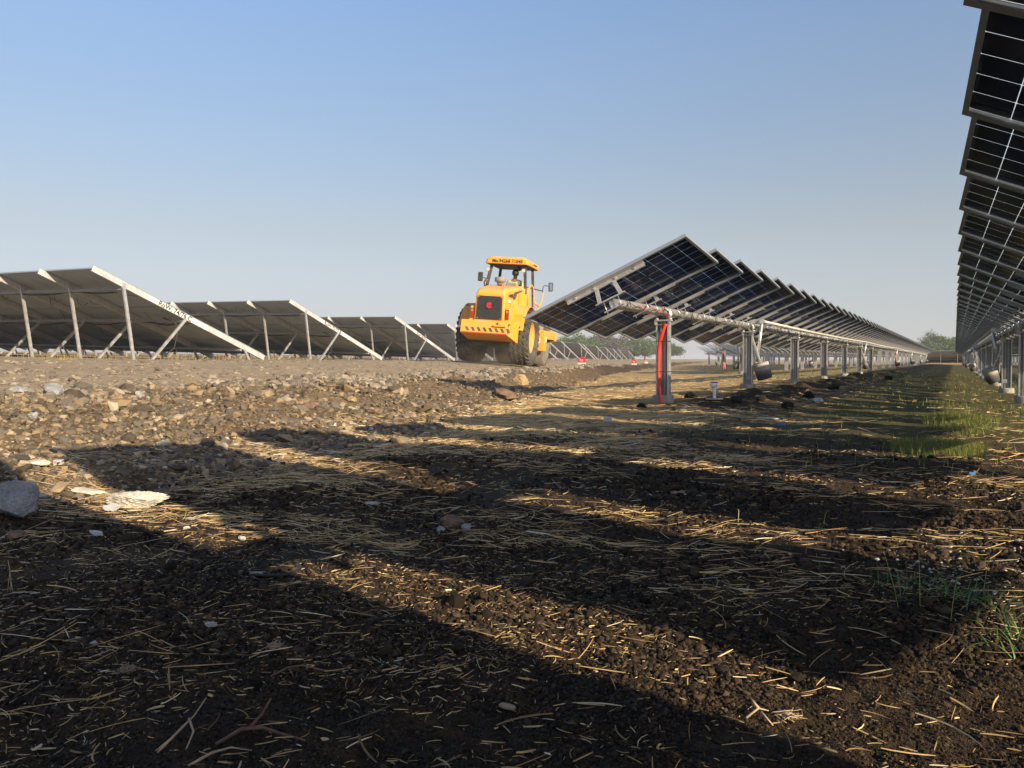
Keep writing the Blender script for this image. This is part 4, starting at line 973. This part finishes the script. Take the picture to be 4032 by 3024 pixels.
tangle(590, 1400, 26, .009, 'small fluffy tangle of tan root fibres on dark soil'); tangle(1700, 1560, 24, .011, 'fluffy tan root tangle in the sunlit soil at lower right'); tangle(270, 1450, 18, .010, 'brown root tangle over the straw pile at left')
# water valves
def valve(px, py, h, lab, blue=True):
    x, y = pl(px, py); root = empty('water_valve', (x, y, hz(x, y)), (0, 0, .3), lab, 'water valve')
    mb = MB(); mb.tube([(0, 0, -.05), (0, 0, h*.72)], h*.09, 14); mb.tube([(0, 0, h*.70), (-.02*h/.24, -.0, h*.86)], h*.12, 14); mb.tube([(-.05*h/.24, -.012, h*.80), (.03*h/.24, .01, h*.86)], h*.13, 14); mb.build('riser', WHITEP, root, bevel=.001)
    mb = MB(); mb.box((-.005, 0, h*.98), (h*.42, h*.12, h*.06)); mb.tube([(-.005, 0, h*.84), (-.005, 0, h*.97)], h*.05, 8); mb.build('handle', BLUEP if blue else GALV_D, root)
    mb = MB(); mb.prism([(-.12, -.05), (.0, -.08), (.11, -.04), (.12, .05), (-.02, .07), (-.11, .05)], .02); mb.build('slab', CONC_L, root, loc=(0, 0, .012))
valve(1543, 866, .245, 'white water riser with a blue handle beside the nearest tracker post')
valve(1519, 797, .30, 'small distant white riser left of the white valve', False)
# red marker signs by the road
def marker(px, py, D, r, lab):
    x, y = atpx(px, D); root = empty('marker_stone', (x, y, hz(x, y)), (0, 0, rad(8)), lab, 'marker stone', 'red topped marker stones')
    pts = [(-r, 0)]+[(r*math.cos(a), r*.55+r*math.sin(a)*.95) for a in np.linspace(math.pi, 0, 17)]+[(r, 0)]
    mb = MB(); mb.prism(pts, .12, Matrix.Rotation(math.pi/2, 4, 'X')); mb.build('head', REDPAINT, root, loc=(0, 0, .12), bevel=.01)
    mb = MB(); mb.box((0, 0, 0), (r*2, .13, .36)); mb.build('base', WHITEPAINT, root, loc=(0, 0, -.05))
    t = obj('lettering', TXT['kp'], root, (0, -.066, .12+r*.75), (math.pi/2, 0, 0))
marker(1257, 0, 37, .18, 'red rounded marker stone with white letters by the road, nearest one')
marker(1370, 0, 57, .18, 'second red rounded marker stone further along the road')
marker(1396, 0, 70, .13, 'farthest small red marker stone by the road')
# ------------------------------------------------------------------ soil compactor
def paint(name, c, rough=.38, dust=.25, metal=0):
    m, nt, p = newmat(name); co = coord(nt); n = noise(nt, 4, 6, .7, co)
    g = N(nt, 'ShaderNodeNewGeometry'); sx = N(nt, 'ShaderNodeSeparateXYZ'); L(nt, g.outputs['Normal'], sx.inputs[0])
    up = math_(nt, 'MULTIPLY', math_(nt, 'MAXIMUM', sx.outputs[2], 0), .55)
    f = math_(nt, 'MULTIPLY', math_(nt, 'ADD', ramp(nt, n, [(.4, (0, 0, 0)), (.75, (1, 1, 1))]), up), dust)
    L(nt, mixc(nt, f, c, (.42, .36, .27)), p.inputs['Base Color']); L(nt, math_(nt, 'ADD', math_(nt, 'MULTIPLY', f, .8), rough), p.inputs['Roughness'])
    return m
YEL = paint('yellow_machine_paint', (.76, .325, .010), .42, .42); GREYM = paint('dusty_grey_metal', (.20, .19, .17), .6, .4); DARKM = paint('dark_grey_paint', (.035, .035, .036), .5, .25)
TYRE = rockmat('dusty_tyre_rubber', (.030, .027, .024), (.11, .095, .075), 5, .9); BLK = paint('matt_black', (.012, .012, .012), .6, .12)
REDL = simple('red_lens', (.35, .02, .015), .25); ORL = simple('amber_lens', (.55, .16, .04), .25); STKR = simple('white_sticker', (.7, .7, .68), .5); REDS = simple('red_stripe', (.6, .03, .02), .4); LOGO = simple('crimson_enamel', (.62, .02, .04), .4)
GLS = simple('lamp_glass', (.45, .45, .43), .15); MIRR = simple('mirror_glass', (.6, .65, .7), .05, 1)
DR = simple('dusty_steel_drum', (.20, .175, .14), .55, .3, .25, 5)
HEAD = rad(15.0)
RX, RY = -11.62, 20.1
roller = empty('road_roller', (RX, RY, .545), (0, rad(4.4), HEAD), 'yellow single drum road roller seen from behind on the haul road', 'road roller')
R90Y = Matrix.Rotation(math.pi/2, 4, 'Y')
# wheels
def wheel(sx):
    w = .29; r = .80
    mb = MB(); mb.lathe([(.0, -.10), (.16, -.10), (.17, -.02), (.36, -.0), (.40, .16), (.44, .17), (.44, .20), (.46, .20), (.46, -.20), (.42, -.20), (.38, -.1), (0, -.12)], 36, Matrix.Scale(sx, 4, (1, 0, 0)))
    for k in range(8): a = k*math.pi/4; mb.box((sx*.02, .26*math.cos(a), .26*math.sin(a)), (.05, .035, .035))
    wh = mb.build('wheel', YEL, roller, loc=(sx*.775-.075, 0, .79))
    mb = MB(); mb.lathe([(.45, -.20), (.52, -.27), (.66, -w), (.735, -.272), (.765, -.22), (.775, 0), (.765, .22), (.735, .272), (.66, w), (.52, .27), (.45, .20)], 56, caps=False)
    nn = 27
    for row, ox in enumerate((-.195, -.065, .065, .195)):
        for k in range(nn):
            a = 2*math.pi*(k+.5*(row % 2))/nn
            M = Matrix.Rotation(a, 4, 'X') @ Matrix.Translation((ox, 0, .765+(.006 if abs(ox) < .1 else -.004))) @ Matrix.Rotation(math.pi/4, 4, 'Z')
            mb.box((0, 0, 0), (.112, .112, .075), M, 0, (.88, .88))
    for sgn in (-1, 1):
        for k in range(nn):
            a = 2*math.pi*(k+.0)/nn; M = Matrix.Rotation(a, 4, 'X') @ Matrix.Translation((sgn*.272, 0, .715)); mb.box((0, 0, 0), (.04, .09, .10), M, 0, (.8, .8))
    M0 = Matrix(); o = mb.build('tyre', TYRE, wh)
    return wh
def _bx(mb, c, d, M, mi, tp): pass
_oldbox = MB.box
def _box(s, c, d, M=None, mi=0, taper=(1, 1)):
    x, y, z = [q/2 for q in d]; tx, ty = taper
    vs = [(-x, -y, -z), (x, -y, -z), (x, y, -z), (-x, y, -z), (-x*tx, -y*ty, z), (x*tx, -y*ty, z), (x*tx, y*ty, z), (-x*tx, y*ty, z)]
    T = (M if M is not None else Matrix()) if Vector(c).length == 0 else Matrix.Translation(c) @ (M if M is not None else Matrix())
    return s.add(vs, [(0, 3, 2, 1), (4, 5, 6, 7), (0, 1, 5, 4), (1, 2, 6, 5), (2, 3, 7, 6), (3, 0, 4, 7)], mi, False, T)
MB.box = _box
wheel(-1); wheel(1)
# lower body with tail light shoulders
mb = MB()
mb.hexa([(-.60, -1.32, 1.10), (.60, -1.32, 1.10), (.60, .95, 1.00), (-.60, .95, 1.00), (-.60, -1.30, 1.30), (.60, -1.30, 1.30), (.60, .95, 1.30), (-.60, .95, 1.30)])
for s in (-1, 1):
    v = [(s*.43, -1.34, 1.12), (s*.60, -1.34, 1.12), (s*.60, .2, 1.12), (s*.43, .2, 1.12), (s*.43, -1.32, 1.56), (s*.57, -1.32, 1.56), (s*.60, .2, 1.62), (s*.43, .2, 1.62)]
    if s < 0: v = [v[1], v[0], v[3], v[2], v[5], v[4], v[7], v[6]]
    mb.hexa(v)
mb.build('body', YEL, roller, bevel=.03)
# hood: loft of cross sections
def loft(mb, secs, mi=0, sm=False, caps=True):
    n = len(secs[0]); vs = [p for s in secs for p in s]
    fs = [(i*n+k, i*n+(k+1) % n, (i+1)*n+(k+1) % n, (i+1)*n+k) for i in range(len(secs)-1) for k in range(n)]
    if caps: fs += [tuple(range(n-1, -1, -1)), tuple((len(secs)-1)*n+k for k in range(n))]
    mb.add(vs, fs, mi, sm); return mb
def hs(y, w0, w1, z0, z1, c=.07):
    return [(-w0, y, z0), (w0, y, z0), (w1, y, z1-c), (w1-c, y, z1), (-w1+c, y, z1), (-w1, y, z1-c)]
mb = MB(); loft(mb, [hs(-1.40, .415, .395, 1.16, 1.90, .05), hs(-1.36, .43, .41, 1.14, 2.00, .07), hs(-1.20, .45, .425, 1.14, 2.07, .08), hs(-.75, .50, .45, 1.14, 2.15), hs(-.1, .60, .54, 1.14, 2.24), hs(.35, .68, .62, 1.14, 2.28)])
hood = mb.build('hood', YEL, roller, bevel=.02)
mb = MB()   # side vents and dark decal strips on the right
def sideq(mb, P, t=.006, mi=0):
    a = [Vector(p) for p in P]; n = (a[1]-a[0]).cross(a[2]-a[1]).normalized()*t
    mb.hexa([*a, *[q+n for q in a]], mi)
def sp(y, z): # a point on the hood's right side
    u = (y+1.20)/1.55; wl = .45+.21*u; wu = .425+.175*u; zt = 2.0+.2*u; k = (z-1.14)/(zt-1.14); return (wl+(wu-wl)*k+.002, y, z)
for k in range(4): sideq(mb, [sp(-1.12+k*.10, 1.86), sp(-1.07+k*.10, 1.86), sp(-1.07+k*.10, 1.93+k*.02), sp(-1.12+k*.10, 1.90+k*.02)])
sideq(mb, [sp(-.74, 1.83), sp(-.60, 1.83), sp(-.48, 1.98), sp(-.66, 2.02)]); sideq(mb, [sp(-.60, 1.97), sp(-.1, 2.09), sp(-.06, 2.14), sp(-.66, 2.03)])
mb.build('decal', DARKM, hood)
mb = MB()
for a, b in (((-.92, 1.2), (-.92, 1.95)), ((-.30, 1.25), (-.30, 2.12)), ((-1.15, 1.30), (.30, 1.30))):
    w_ = .006; dy, dz = (w_, 0) if a[0] == b[0] else (0, w_)
    sideq(mb, [sp(a[0]-dy, a[1]-dz), sp(b[0]+(0 if dy else 0)+(-dy if dy else 0), b[1]-(dz)), sp(b[0]+dy, b[1]+dz), sp(a[0]+dy, a[1]+dz)] if dy else [sp(a[0], a[1]-dz), sp(b[0], b[1]-dz), sp(b[0], b[1]+dz), sp(a[0], a[1]+dz)], .003)
for yy in (-1.05, -.6, 0.0): sideq(mb, [sp(yy, 1.40), sp(yy+.10, 1.40), sp(yy+.10, 1.44), sp(yy, 1.44)], .012)
mb.build('panel_seam', DARKM, hood)
mb = MB()
for x in (-.25, .0, .2): mb.tube([(x, -1.05, .72), (x+.05, -.6, .5), (x+.1, -.1, .55)], .02, 6)
mb.build('hydraulic_hose', BLK, roller)
mb = MB(); sideq(mb, [sp(-1.16, 1.70), sp(-.96, 1.70), sp(-.96, 1.78), sp(-1.16, 1.78)]); mb.build('sticker', STKR, hood)
# radiator grille
mb = MB(); mb.hexa([(-.365, -1.425, 1.20), (.365, -1.425, 1.20), (.365, -1.395, 1.20), (-.365, -1.395, 1.20), (-.345, -1.425, 1.84), (.345, -1.425, 1.84), (.345, -1.395, 1.84), (-.345, -1.395, 1.84)])
for k in range(30): mb.box((0, -1.428, 1.225+k*.0205), (.66-.001*k, .008, .009))
gr = mb.build('radiator_grille', simple('charcoal_grille', (.05, .05, .05), .55, .3, .35, 12), roller)
mb = MB()
for x in (-.33, .33):
    for z in (1.23, 1.81): mb.tube([(x*.98, -1.425, z), (x*.98, -1.442, z)], .013, 8)
mb.build('screw', GALV, gr)
mb = MB(); mb.box((-.01, -1.437, 1.58), (.19, .012, .18)); bd = mb.build('badge_plate', BLK, gr)
hexo = [(.085*math.cos(a), .085*math.sin(a)) for a in np.linspace(math.pi/3*.5, math.pi*2-math.pi/6, 6)]
ring = [(math.cos(a), math.sin(a)) for a in [rad(30), rad(90), rad(150), rad(210), rad(270), rad(330)]]
MR = Matrix.Translation((.0, -1.446, 1.58)) @ Matrix.Rotation(math.pi/2, 4, 'X')
mb = MB()
for i in range(5):
    a, b = ring[i], ring[i+1]; mb.prism([(a[0]*.085, a[1]*.085), (b[0]*.085, b[1]*.085), (b[0]*.042, b[1]*.042), (a[0]*.042, a[1]*.042)], .008, MR)
mb.box((-.012, -1.446, 1.58), (.035, .008, .045)); mb.box((.02, -1.446, 1.575), (.03, .008, .018)); mb.box((.02, -1.446, 1.60), (.02, .008, .014))
mb.build('emblem', LOGO, gr)
# tail lights
for s in (-1, 1):
    mb = MB(); mb.box((s*.50, -1.352, 1.36), (.085, .04, .26)); tl = mb.build('tail_light', DARKM, roller)
    mb = MB(); mb.box((s*.50, -1.376, 1.43), (.07, .012, .06)); mb.build('amber_lens', ORL, tl); mb = MB(); mb.box((s*.50, -1.376, 1.36), (.07, .012, .065)); mb.build('red_lens', REDL, tl)
    mb = MB(); mb.box((s*.50, -1.376, 1.285), (.07, .012, .07)); mb.build('red_lens', REDL, tl)
    mb = MB(); mb.box((s*(.98 if s > 0 else .78), -.86 if s > 0 else -.93, 1.42 if s > 0 else 1.58), (.11, .012, .045)); mb.build('reflector', REDL, roller)
# fenders
FW = {1: .86, -1: 1.02}
for s in (-1, 1):
    mb = MB(); A = np.linspace(rad(12), rad(168), 15); o_, i_ = .93, .90
    sec = []
    for a in A:
        y, z = -math.cos(a), math.sin(a); zz = lambda q: min(.79+z*q, 1.70)
        sec.append([(s*.50, y*o_, zz(o_)), (s*FW[s], y*o_, zz(o_)-.02), (s*FW[s], y*i_, zz(i_)-.02), (s*.50, y*i_, zz(i_)-.02)])
    if s < 0: sec = [q[::-1] for q in sec]
    loft(mb, sec); mb.hexa([(s*.50-.01, -.95, 1.1), (s*.50+.01, -.95, 1.1), (s*.50+.01, .8, 1.1), (s*.50-.01, .8, 1.1), (s*.50-.01, -.7, 1.68), (s*.50+.01, -.7, 1.68), (s*.50+.01, .6, 1.68), (s*.50-.01, .6, 1.68)])
    # rear skirt joining fender and body
    mb.box((s*.70, -.96, 1.24), (.30, .03, .34)); mb.build('fender', YEL, roller, bevel=.012)
# rear counterweight bumper with slanted stripes
mb = MB(); mb.hexa([(-.70, -1.72, .80), (.62, -1.72, .80), (.62, -.95, .62), (-.70, -.95, .62), (-.70, -1.66, 1.16), (.62, -1.66, 1.16), (.62, -.95, 1.16), (-.70, -.95, 1.16)])
mb.box((.40, -1.69, 1.03), (.36, .10, .05)); mb.box((.40, -1.72, 1.10), (.08, .05, .10)); bp = mb.build('rear_bumper', YEL, roller, bevel=.012)
mb = MB()
yz = lambda z: -1.72+(z-.80)*.1667-.002
for k in range(8):
    x = -.57+k*.165; z0, z1 = .86, .965
    mb.hexa([(x+.065, yz(z0)-.006, z0), (x+.135, yz(z0)-.006, z0), (x+.135, yz(z0), z0), (x+.065, yz(z0), z0), (x, yz(z1)-.006, z1), (x+.07, yz(z1)-.006, z1), (x+.07, yz(z1), z1), (x, yz(z1), z1)])
mb.build('warning_stripes', DARKM, bp)
mb = MB(); mb.box((-.04, -1.724, .815), (1.30, .012, .025)); mb.build('reflective_strip', REDS, bp)
mb = MB(); mb.box((-.80, -1.50, .96), (.17, .1, .06)); mb.build('latch_lamp', STKR, bp)
mb = MB(); mb.hexa([(.62, -1.70, .78), (.645, -1.71, .78), (.76, -1.02, .60), (.735, -1.01, .60), (.62, -1.64, 1.14), (.645, -1.65, 1.14), (.76, -.96, 1.20), (.735, -.95, 1.20)])
fl = mb.build('side_flap', YEL, roller)
mb = MB()
for z in (.88, 1.08): mb.tube([(.66, -1.69+.0, z), (.69, -1.70, z)], .02, 8)
mb.build('bolt', DARKM, fl)
mb = MB(); mb.box((-.05, -.3, .62), (.9, 1.3, .3)); mb.tube([(-.6, 0, .79), (.6, 0, .79)], .17, 16); mb.build('axle_housing', BLK, roller)
# operator platform
mb = MB(); mb.box((0, .85, 1.32), (1.30, 1.1, .08)); mb.box((0, 1.33, 1.52), (1.1, .12, .45)); mb.build('platform', YEL, roller, bevel=.01)
mb = MB(); mb.hexa([(.58, .30, 1.3), (.68, .30, 1.3), (.68, .60, 1.3), (.58, .60, 1.3), (.58, .30, 2.27), (.65, .30, 2.27), (.65, .56, 2.22), (.58, .56, 2.22)]); mb.build('side_console', YEL, roller, bevel=.02)
mb = MB(); mb.box((.19, .46, 1.84), (.48, .46, .14)); mb.hexa([(-.03, .20, 1.90), (.39, .20, 1.90), (.39, .28, 1.90), (-.03, .28, 1.90), (.0, .13, 2.36), (.32, .13, 2.36), (.32, .19, 2.36), (.0, .19, 2.36)]); mb.box((.19, .50, 1.6), (.3, .3, .35)); mb.build('seat', GREYM, roller, bevel=.03)
mb = MB(); mb.tube([(.27, 1.3, 1.7), (.27, 1.12, 2.02)], .03, 8)
st = [(.27+.19*math.cos(a), 1.10+.07*math.sin(a), 2.03+.17*math.sin(a)) for a in np.linspace(0, 2*math.pi, 21)]; mb.tube(st, .015, 6, caps=False); mb.tube([(.08, 1.1, 2.03), (.46, 1.1, 2.03)], .012, 6); mb.build('steering_wheel', BLK, roller)
# air pre-cleaner and exhaust
mb = MB(); mb.lathe([(.0, 2.24), (.085, 2.24), (.085, 2.31), (.10, 2.33), (.10, 2.36), (.155, 2.37), (.165, 2.40), (.165, 2.47), (.15, 2.50), (.03, 2.51), (.0, 2.53)], 26, Matrix.Rotation(-math.pi/2, 4, 'Y')); mb.build('air_cleaner', GREYM, roller, loc=(-.10, -.12, -.03))
mb = MB(); mb.tube([(.02, -.3, 2.2), (.02, -.3, 2.27)], .05, 12); mb.tube([(.02, -.3, 2.27), (.02, -.3, 2.285)], .06, 12); mb.build('filler_cap', ORL, roller)
# canopy posts, lamps, canopy
cz = 2.89
mb_ = []
for s, top, bot in ((-1, (-.50, .30, cz), (-.60, .18, 2.12)), (1, (.50, .30, cz), (.60, .18, 2.05)), (-1, (-.50, 1.30, cz), (-.60, 1.36, 1.6)), (1, (.50, 1.30, cz), (.60, 1.36, 1.6))):
    mb = MB(); mb.beam(bot, top, .075, .06, up=(0, 1, 0)); mb.build('canopy_post', DARKM, roller)
for s in (-1, 1):
    mb = MB(); mb.tube([(0, .03, 0), (0, -.05, 0)], [.05, .062], 16); mb.box((0, .03, -.1), (.02, .03, .12)); wl = mb.build('work_lamp', DARKM, roller, loc=(s*.535-.03, .18, 2.72))
    mb = MB(); mb.tube([(0, -.05, 0), (0, -.056, 0)], .055, 16); mb.build('lens', GLS, wl)
    mb = MB(); mb.tube([(s*.55, .16, 2.62), (s*.58, .12, 2.45), (s*.58, .12, 2.2)], .012, 6); mb.build('cable', CABLE, roller)
def cs(y, w, z0, z1, c): z0 -= .02; return [(-w, y, z0), (w, y, z0), (w-.02, y, z0+.13), (w-c, y, z1), (-w+c, y, z1), (-w+.02, y, z0+.13)]
mb = MB(); loft(mb, [cs(.08, .60, 2.91, 3.05, .14), cs(.13, .645, 2.90, 3.10, .15), cs(1.55, .645, 2.90, 3.10, .15), cs(1.63, .60, 2.91, 3.05, .14)])
can = mb.build('canopy', YEL, roller, bevel=.02)
mb = MB(); mb.box((0, .85, 2.872), (1.16, 1.42, .012)); mb.build('canopy_underside', BLK, can)  # matt black sheet below the canopy
t = obj('lettering', TXT['Mo.94268 71045'], can, (.02, .0755, 2.968), (math.pi/2-.1, 0, 0))
mb = MB(); mb.box((.652, 1.0, 2.97), (.004, .5, .03)); mb.build('decal', DARKM, can)
mb = MB(); mb.tube([(0, 0, .05), (0, 0, 0), (0, 0, -.05), (0, 0, -.085)], [.03, .055, .055, .03], 14); mb.build('fan', BLK, roller, loc=(.27, .55, 2.83))
# rails, mirrors
mb = MB(); r_ = .022
mb.tube([(.66, .30, 1.62), (.655, .32, 2.1), (.66, .36, 2.28), (.70, .45, 2.34), (.73, .60, 2.28), (.75, .66, 1.95), (.76, .7, 1.62)], r_, 8); 
mb.tube([(.78, .9, 1.15), (.80, .95, 1.6), (.86, 1.25, 1.95), (.88, 1.32, 2.26)], r_, 8); mb.tube([(.76, .66, 1.86), (.83, 1.05, 1.75)], r_, 8); mb.tube([(.78, .9, 1.15), (.62, .9, 1.2)], r_, 8); mb.tube([(.75, .66, 1.62), (.80, .95, 1.2)], r_, 8)
mb.build('handrail', YEL, roller)
mb = MB(); mb.tube([(-.66, .30, 1.62), (-.67, .3, 2.18), (-.70, .28, 2.34), (-.64, .2, 2.42), (-.58, .18, 2.40)], r_, 8); mb.build('handrail', YEL, roller)
mb = MB(); mb.tube([(.60, .2, 2.26), (.72, .6, 2.25), (.88, 1.30, 2.24)], .018, 6); mb.build('cross_rail', DARKM, roller)
for s, c, P in ((1, (1.10, 1.30, 2.38), [(.86, 1.32, 2.24), (.86, 1.32, 2.38), (.92, 1.32, 2.42), (1.04, 1.32, 2.40)]), (-1, (-.82, .26, 2.50), [(-.58, .2, 2.42), (-.66, .24, 2.46), (-.74, .27, 2.48)])):
    mb = MB(); mb.box((0, 0, 0), (.15, .05, .27)); mr = mb.build('mirror', BLK, roller, loc=c, rot=(0, 0, -.1*s), bevel=.03)
    if s > 0: mb = MB(); mb.box((0, -.0265, 0), (.12, .004, .22)); mb.build('mirror_glass', MIRR, mr)
    mb = MB(); mb.tube(P, .012, 6); mb.build('mirror_arm', BLK, roller)
# front frame and vibrating drum
mb = MB()
for s in (-1, 1): mb.box((s*.83, 2.75, .94), (.13, 1.95, .26)); mb.box((s*.80, 1.92, .74), (.28, .34, .62))
mb.box((0, 1.80, .92), (1.5, .22, .32)); mb.box((0, 3.75, .92), (1.8, .18, .30)); mb.box((0, 1.3, .8), (.5, .9, .3)); ff = mb.build('front_frame', YEL, roller, bevel=.015)
mb = MB(); mb.box((.75, 1.745, .74), (.10, .006, .14)); mb.box((.945, 1.94, .8), (.012, .12, .16)); mb.build('sticker', STKR, ff)
mb = MB(); mb.lathe([(.0, -.70), (.60, -.70), (.62, -.75), (.75, -.75), (.75, .75), (.62, .75), (.60, .70), (0, .70)], 56); mb.build('drum', DR, roller, loc=(0, 2.85, .70))

# ------------------------------------------------------------------ driver
SKIN = simple('brown_skin', (.19, .10, .06), .55, 0, .08, 10); SHIRT = simple('pale_green_shirt', (.42, .45, .22), .85, 0, .12, 12); HAIR = simple('black_hair', (.008, .007, .007), .55); TROU = simple('grey_trousers', (.08, .08, .09), .85)
def skin(name, verts, edges, radii, mat, parent=None, loc=None, rot=None, root=0, sub=2):
    me = bpy.data.meshes.new(name); me.from_pydata(verts, edges, []); me.materials.append(mat); o = obj(name, me, parent, loc, rot)
    m = o.modifiers.new('skin', 'SKIN'); m.use_smooth_shade = True
    for i, r in enumerate(radii): me.skin_vertices[0].data[i].radius = (r, r) if not isinstance(r, tuple) else r; me.skin_vertices[0].data[i].use_root = (i == root)
    s = o.modifiers.new('sub', 'SUBSURF'); s.levels = sub; s.render_levels = sub; return o
Mr = Matrix.Translation((RX, RY, .545)) @ Euler((0, rad(4.4), HEAD)).to_matrix().to_4x4()
seatp = Mr @ Vector((.19, .42, 1.90))
body_v = [(0, 0, .09), (0, .0, .22), (0, .01, .38), (0, .015, .52), (0, .03, .60), (0, .04, .665), (0, .045, .745), (0, .04, .80)]
rd_ = [(.15, .11), (.135, .10), (.15, .105), (.13, .09), .055, .058, .088, .062]
ed = [(i, i+1) for i in range(7)]
def chain(start, pts, rs):
    p = start
    for q, r in zip(pts, rs): body_v.append(q); rd_.append(r); ed.append((p, len(body_v)-1)); p = len(body_v)-1
    return p
for s in (-1, 1):
    hnd = chain(3, [(s*.17, .02, .50), (s*.235, .08, .27), (s*.19, .30, .26), (s*.17, .42, .30), (s*.165, .46, .315)], [.055, .042, .034, .026, (.034, .018)])
    for k in range(4): chain(hnd, [(s*(.165-.030+.018*k), .50, .325), (s*(.165-.030+.018*k), .515-.003*k, .300)], [.009, .008])
    chain(hnd, [(s*.135, .475, .335)], [.010])
    chain(0, [(s*.09, .06, .085), (s*.11, .46, .09), (s*.11, .52, -.30), (s*.11, .60, -.36)], [.085, .06, .045, .035])
person = skin('person', body_v, ed, rd_, SKIN, None, seatp, (0, rad(4.4), HEAD), 0)
tag(person, 'driver with black hair in a pale green shirt sitting at the roller wheel', 'person')
face = MB()
for s in (-1, 1): face.lathe([(.0, -.009), (.022, -.006), (.026, 0), (.018, .008), (0, .01)], 10, Matrix.Translation((s*.088, .04, .745)) @ Matrix.Scale(1.3, 4, (0, 0, 1)), 0)
face.add([(-.016, .125, .725), (.016, .125, .725), (0, .158, .728), (0, .128, .775)], [(0, 1, 2), (1, 3, 2), (3, 0, 2), (0, 3, 1)], 0, True); face.box((0, .127, .697), (.045, .008, .010)); 
for s in (-1, 1): face.box((s*.032, .126, .765), (.022, .006, .010))
face.build('face', SKIN, person)
sv = [(0, 0, .09), (0, 0, .22), (0, .01, .38), (0, .012, .52), (0, .02, .60)]; sr = [(.165, .125), (.155, .12), (.168, .122), (.15, .105), .07]; se = [(0, 1), (1, 2), (2, 3), (3, 4)]
for s in (-1, 1):
    b = len(sv); sv += [(s*.17, .02, .50), (s*.225, .06, .34), (s*.24, .10, .265)]; sr += [.072, .062, .06]; se += [(3, b), (b, b+1), (b+1, b+2)]
skin('shirt', sv, se, sr, SHIRT, person)
tv = [(0, 0, .08)]; tr = [.15]; te = []
for s in (-1, 1):
    b = len(tv); tv += [(s*.09, .06, .085), (s*.11, .46, .09), (s*.11, .52, -.30)]; tr += [.10, .075, .06]; te += [(0, b), (b, b+1), (b+1, b+2)]
skin('trousers', tv, te, tr, TROU, person)
hv, hf = ico(3); hv = hv*np.array([.100, .112, .118])+np.array([0, .030, .765]); R = np.random.default_rng(5)
keep = (hv[:, 2] > .70) & ~((hv[:, 1] > .095) & (hv[:, 2] < .825)); hv = hv*(1+R.uniform(-.012, .02, (len(hv), 1))*np.array([[1, 1, .4]]))
fc = [tuple(q) for q in hf if keep[q].all()]; mb = MB(); mb.add([tuple(q) for q in hv], fc, 0, False); ho = mb.build('hair', HAIR, person); so = ho.modifiers.new('s', 'SOLIDIFY'); so.thickness = .012

# ------------------------------------------------------------------ dust kicked up by the wheels
def dust(name, loc, sc, dens, lab, seed):
    v, f = ico(3); mb = MB(); mb.add([tuple(q) for q in v], [tuple(q) for q in f], 0, True); o = mb.build(name, None, None, loc=loc); o.scale = sc; tag(o, lab, None, None, 'stuff')
    m = bpy.data.materials.new('dust_cloud'); m.use_nodes = True; nt = m.node_tree; nt.nodes.remove(nt.nodes['Principled BSDF'])
    pv = N(nt, 'ShaderNodeVolumePrincipled'); pv.inputs['Color'].default_value = (.80, .70, .55, 1); pv.inputs['Anisotropy'].default_value = .2
    co = coord(nt); ln = N(nt, 'ShaderNodeVectorMath', operation='LENGTH'); L(nt, co, ln.inputs[0]); n = noise(nt, 2.2, 4, .6, co)
    fa = math_(nt, 'MULTIPLY', math_(nt, 'MAXIMUM', math_(nt, 'SUBTRACT', 1, ln.outputs['Value']), 0), math_(nt, 'MAXIMUM', math_(nt, 'SUBTRACT', math_(nt, 'MULTIPLY', n, 3.2), .9), 0))
    L(nt, math_(nt, 'MULTIPLY', fa, dens), pv.inputs['Density']); L(nt, pv.outputs[0], nt.nodes['Material Output'].inputs['Volume']); o.data.materials.clear(); o.data.materials.append(m)
dust('dust', (RX+.05, RY-.3, 1.0), (1.5, 1.5, .75), 1.1, 'pale dust swirling between the roller wheels', 1)
dust('dust', (RX-2.6, RY+2.6, 1.1), (3.2, 2.2, .9), .22, 'thin dust drifting over the road left of the roller', 2)
# ------------------------------------------------------------------ air
HAZE = True
if HAZE:
    mb = MB(); mb.box((0, 0, 3.2), (12600, 12600, 23.4)); o = mb.build('haze', None); o.data.materials.clear()
    m = bpy.data.materials.new('haze_air'); m.use_nodes = True; nt = m.node_tree; nt.nodes.remove(nt.nodes['Principled BSDF'])
    pv = N(nt, 'ShaderNodeVolumePrincipled'); pv.inputs['Color'].default_value = (.93, .95, 1, 1); pv.inputs['Density'].default_value = .0008; pv.inputs['Anisotropy'].default_value = .1
    L(nt, pv.outputs[0], nt.nodes['Material Output'].inputs['Volume']); o.data.materials.append(m); tag(o, 'pale dusty air fading the far trees', None, None, 'stuff')
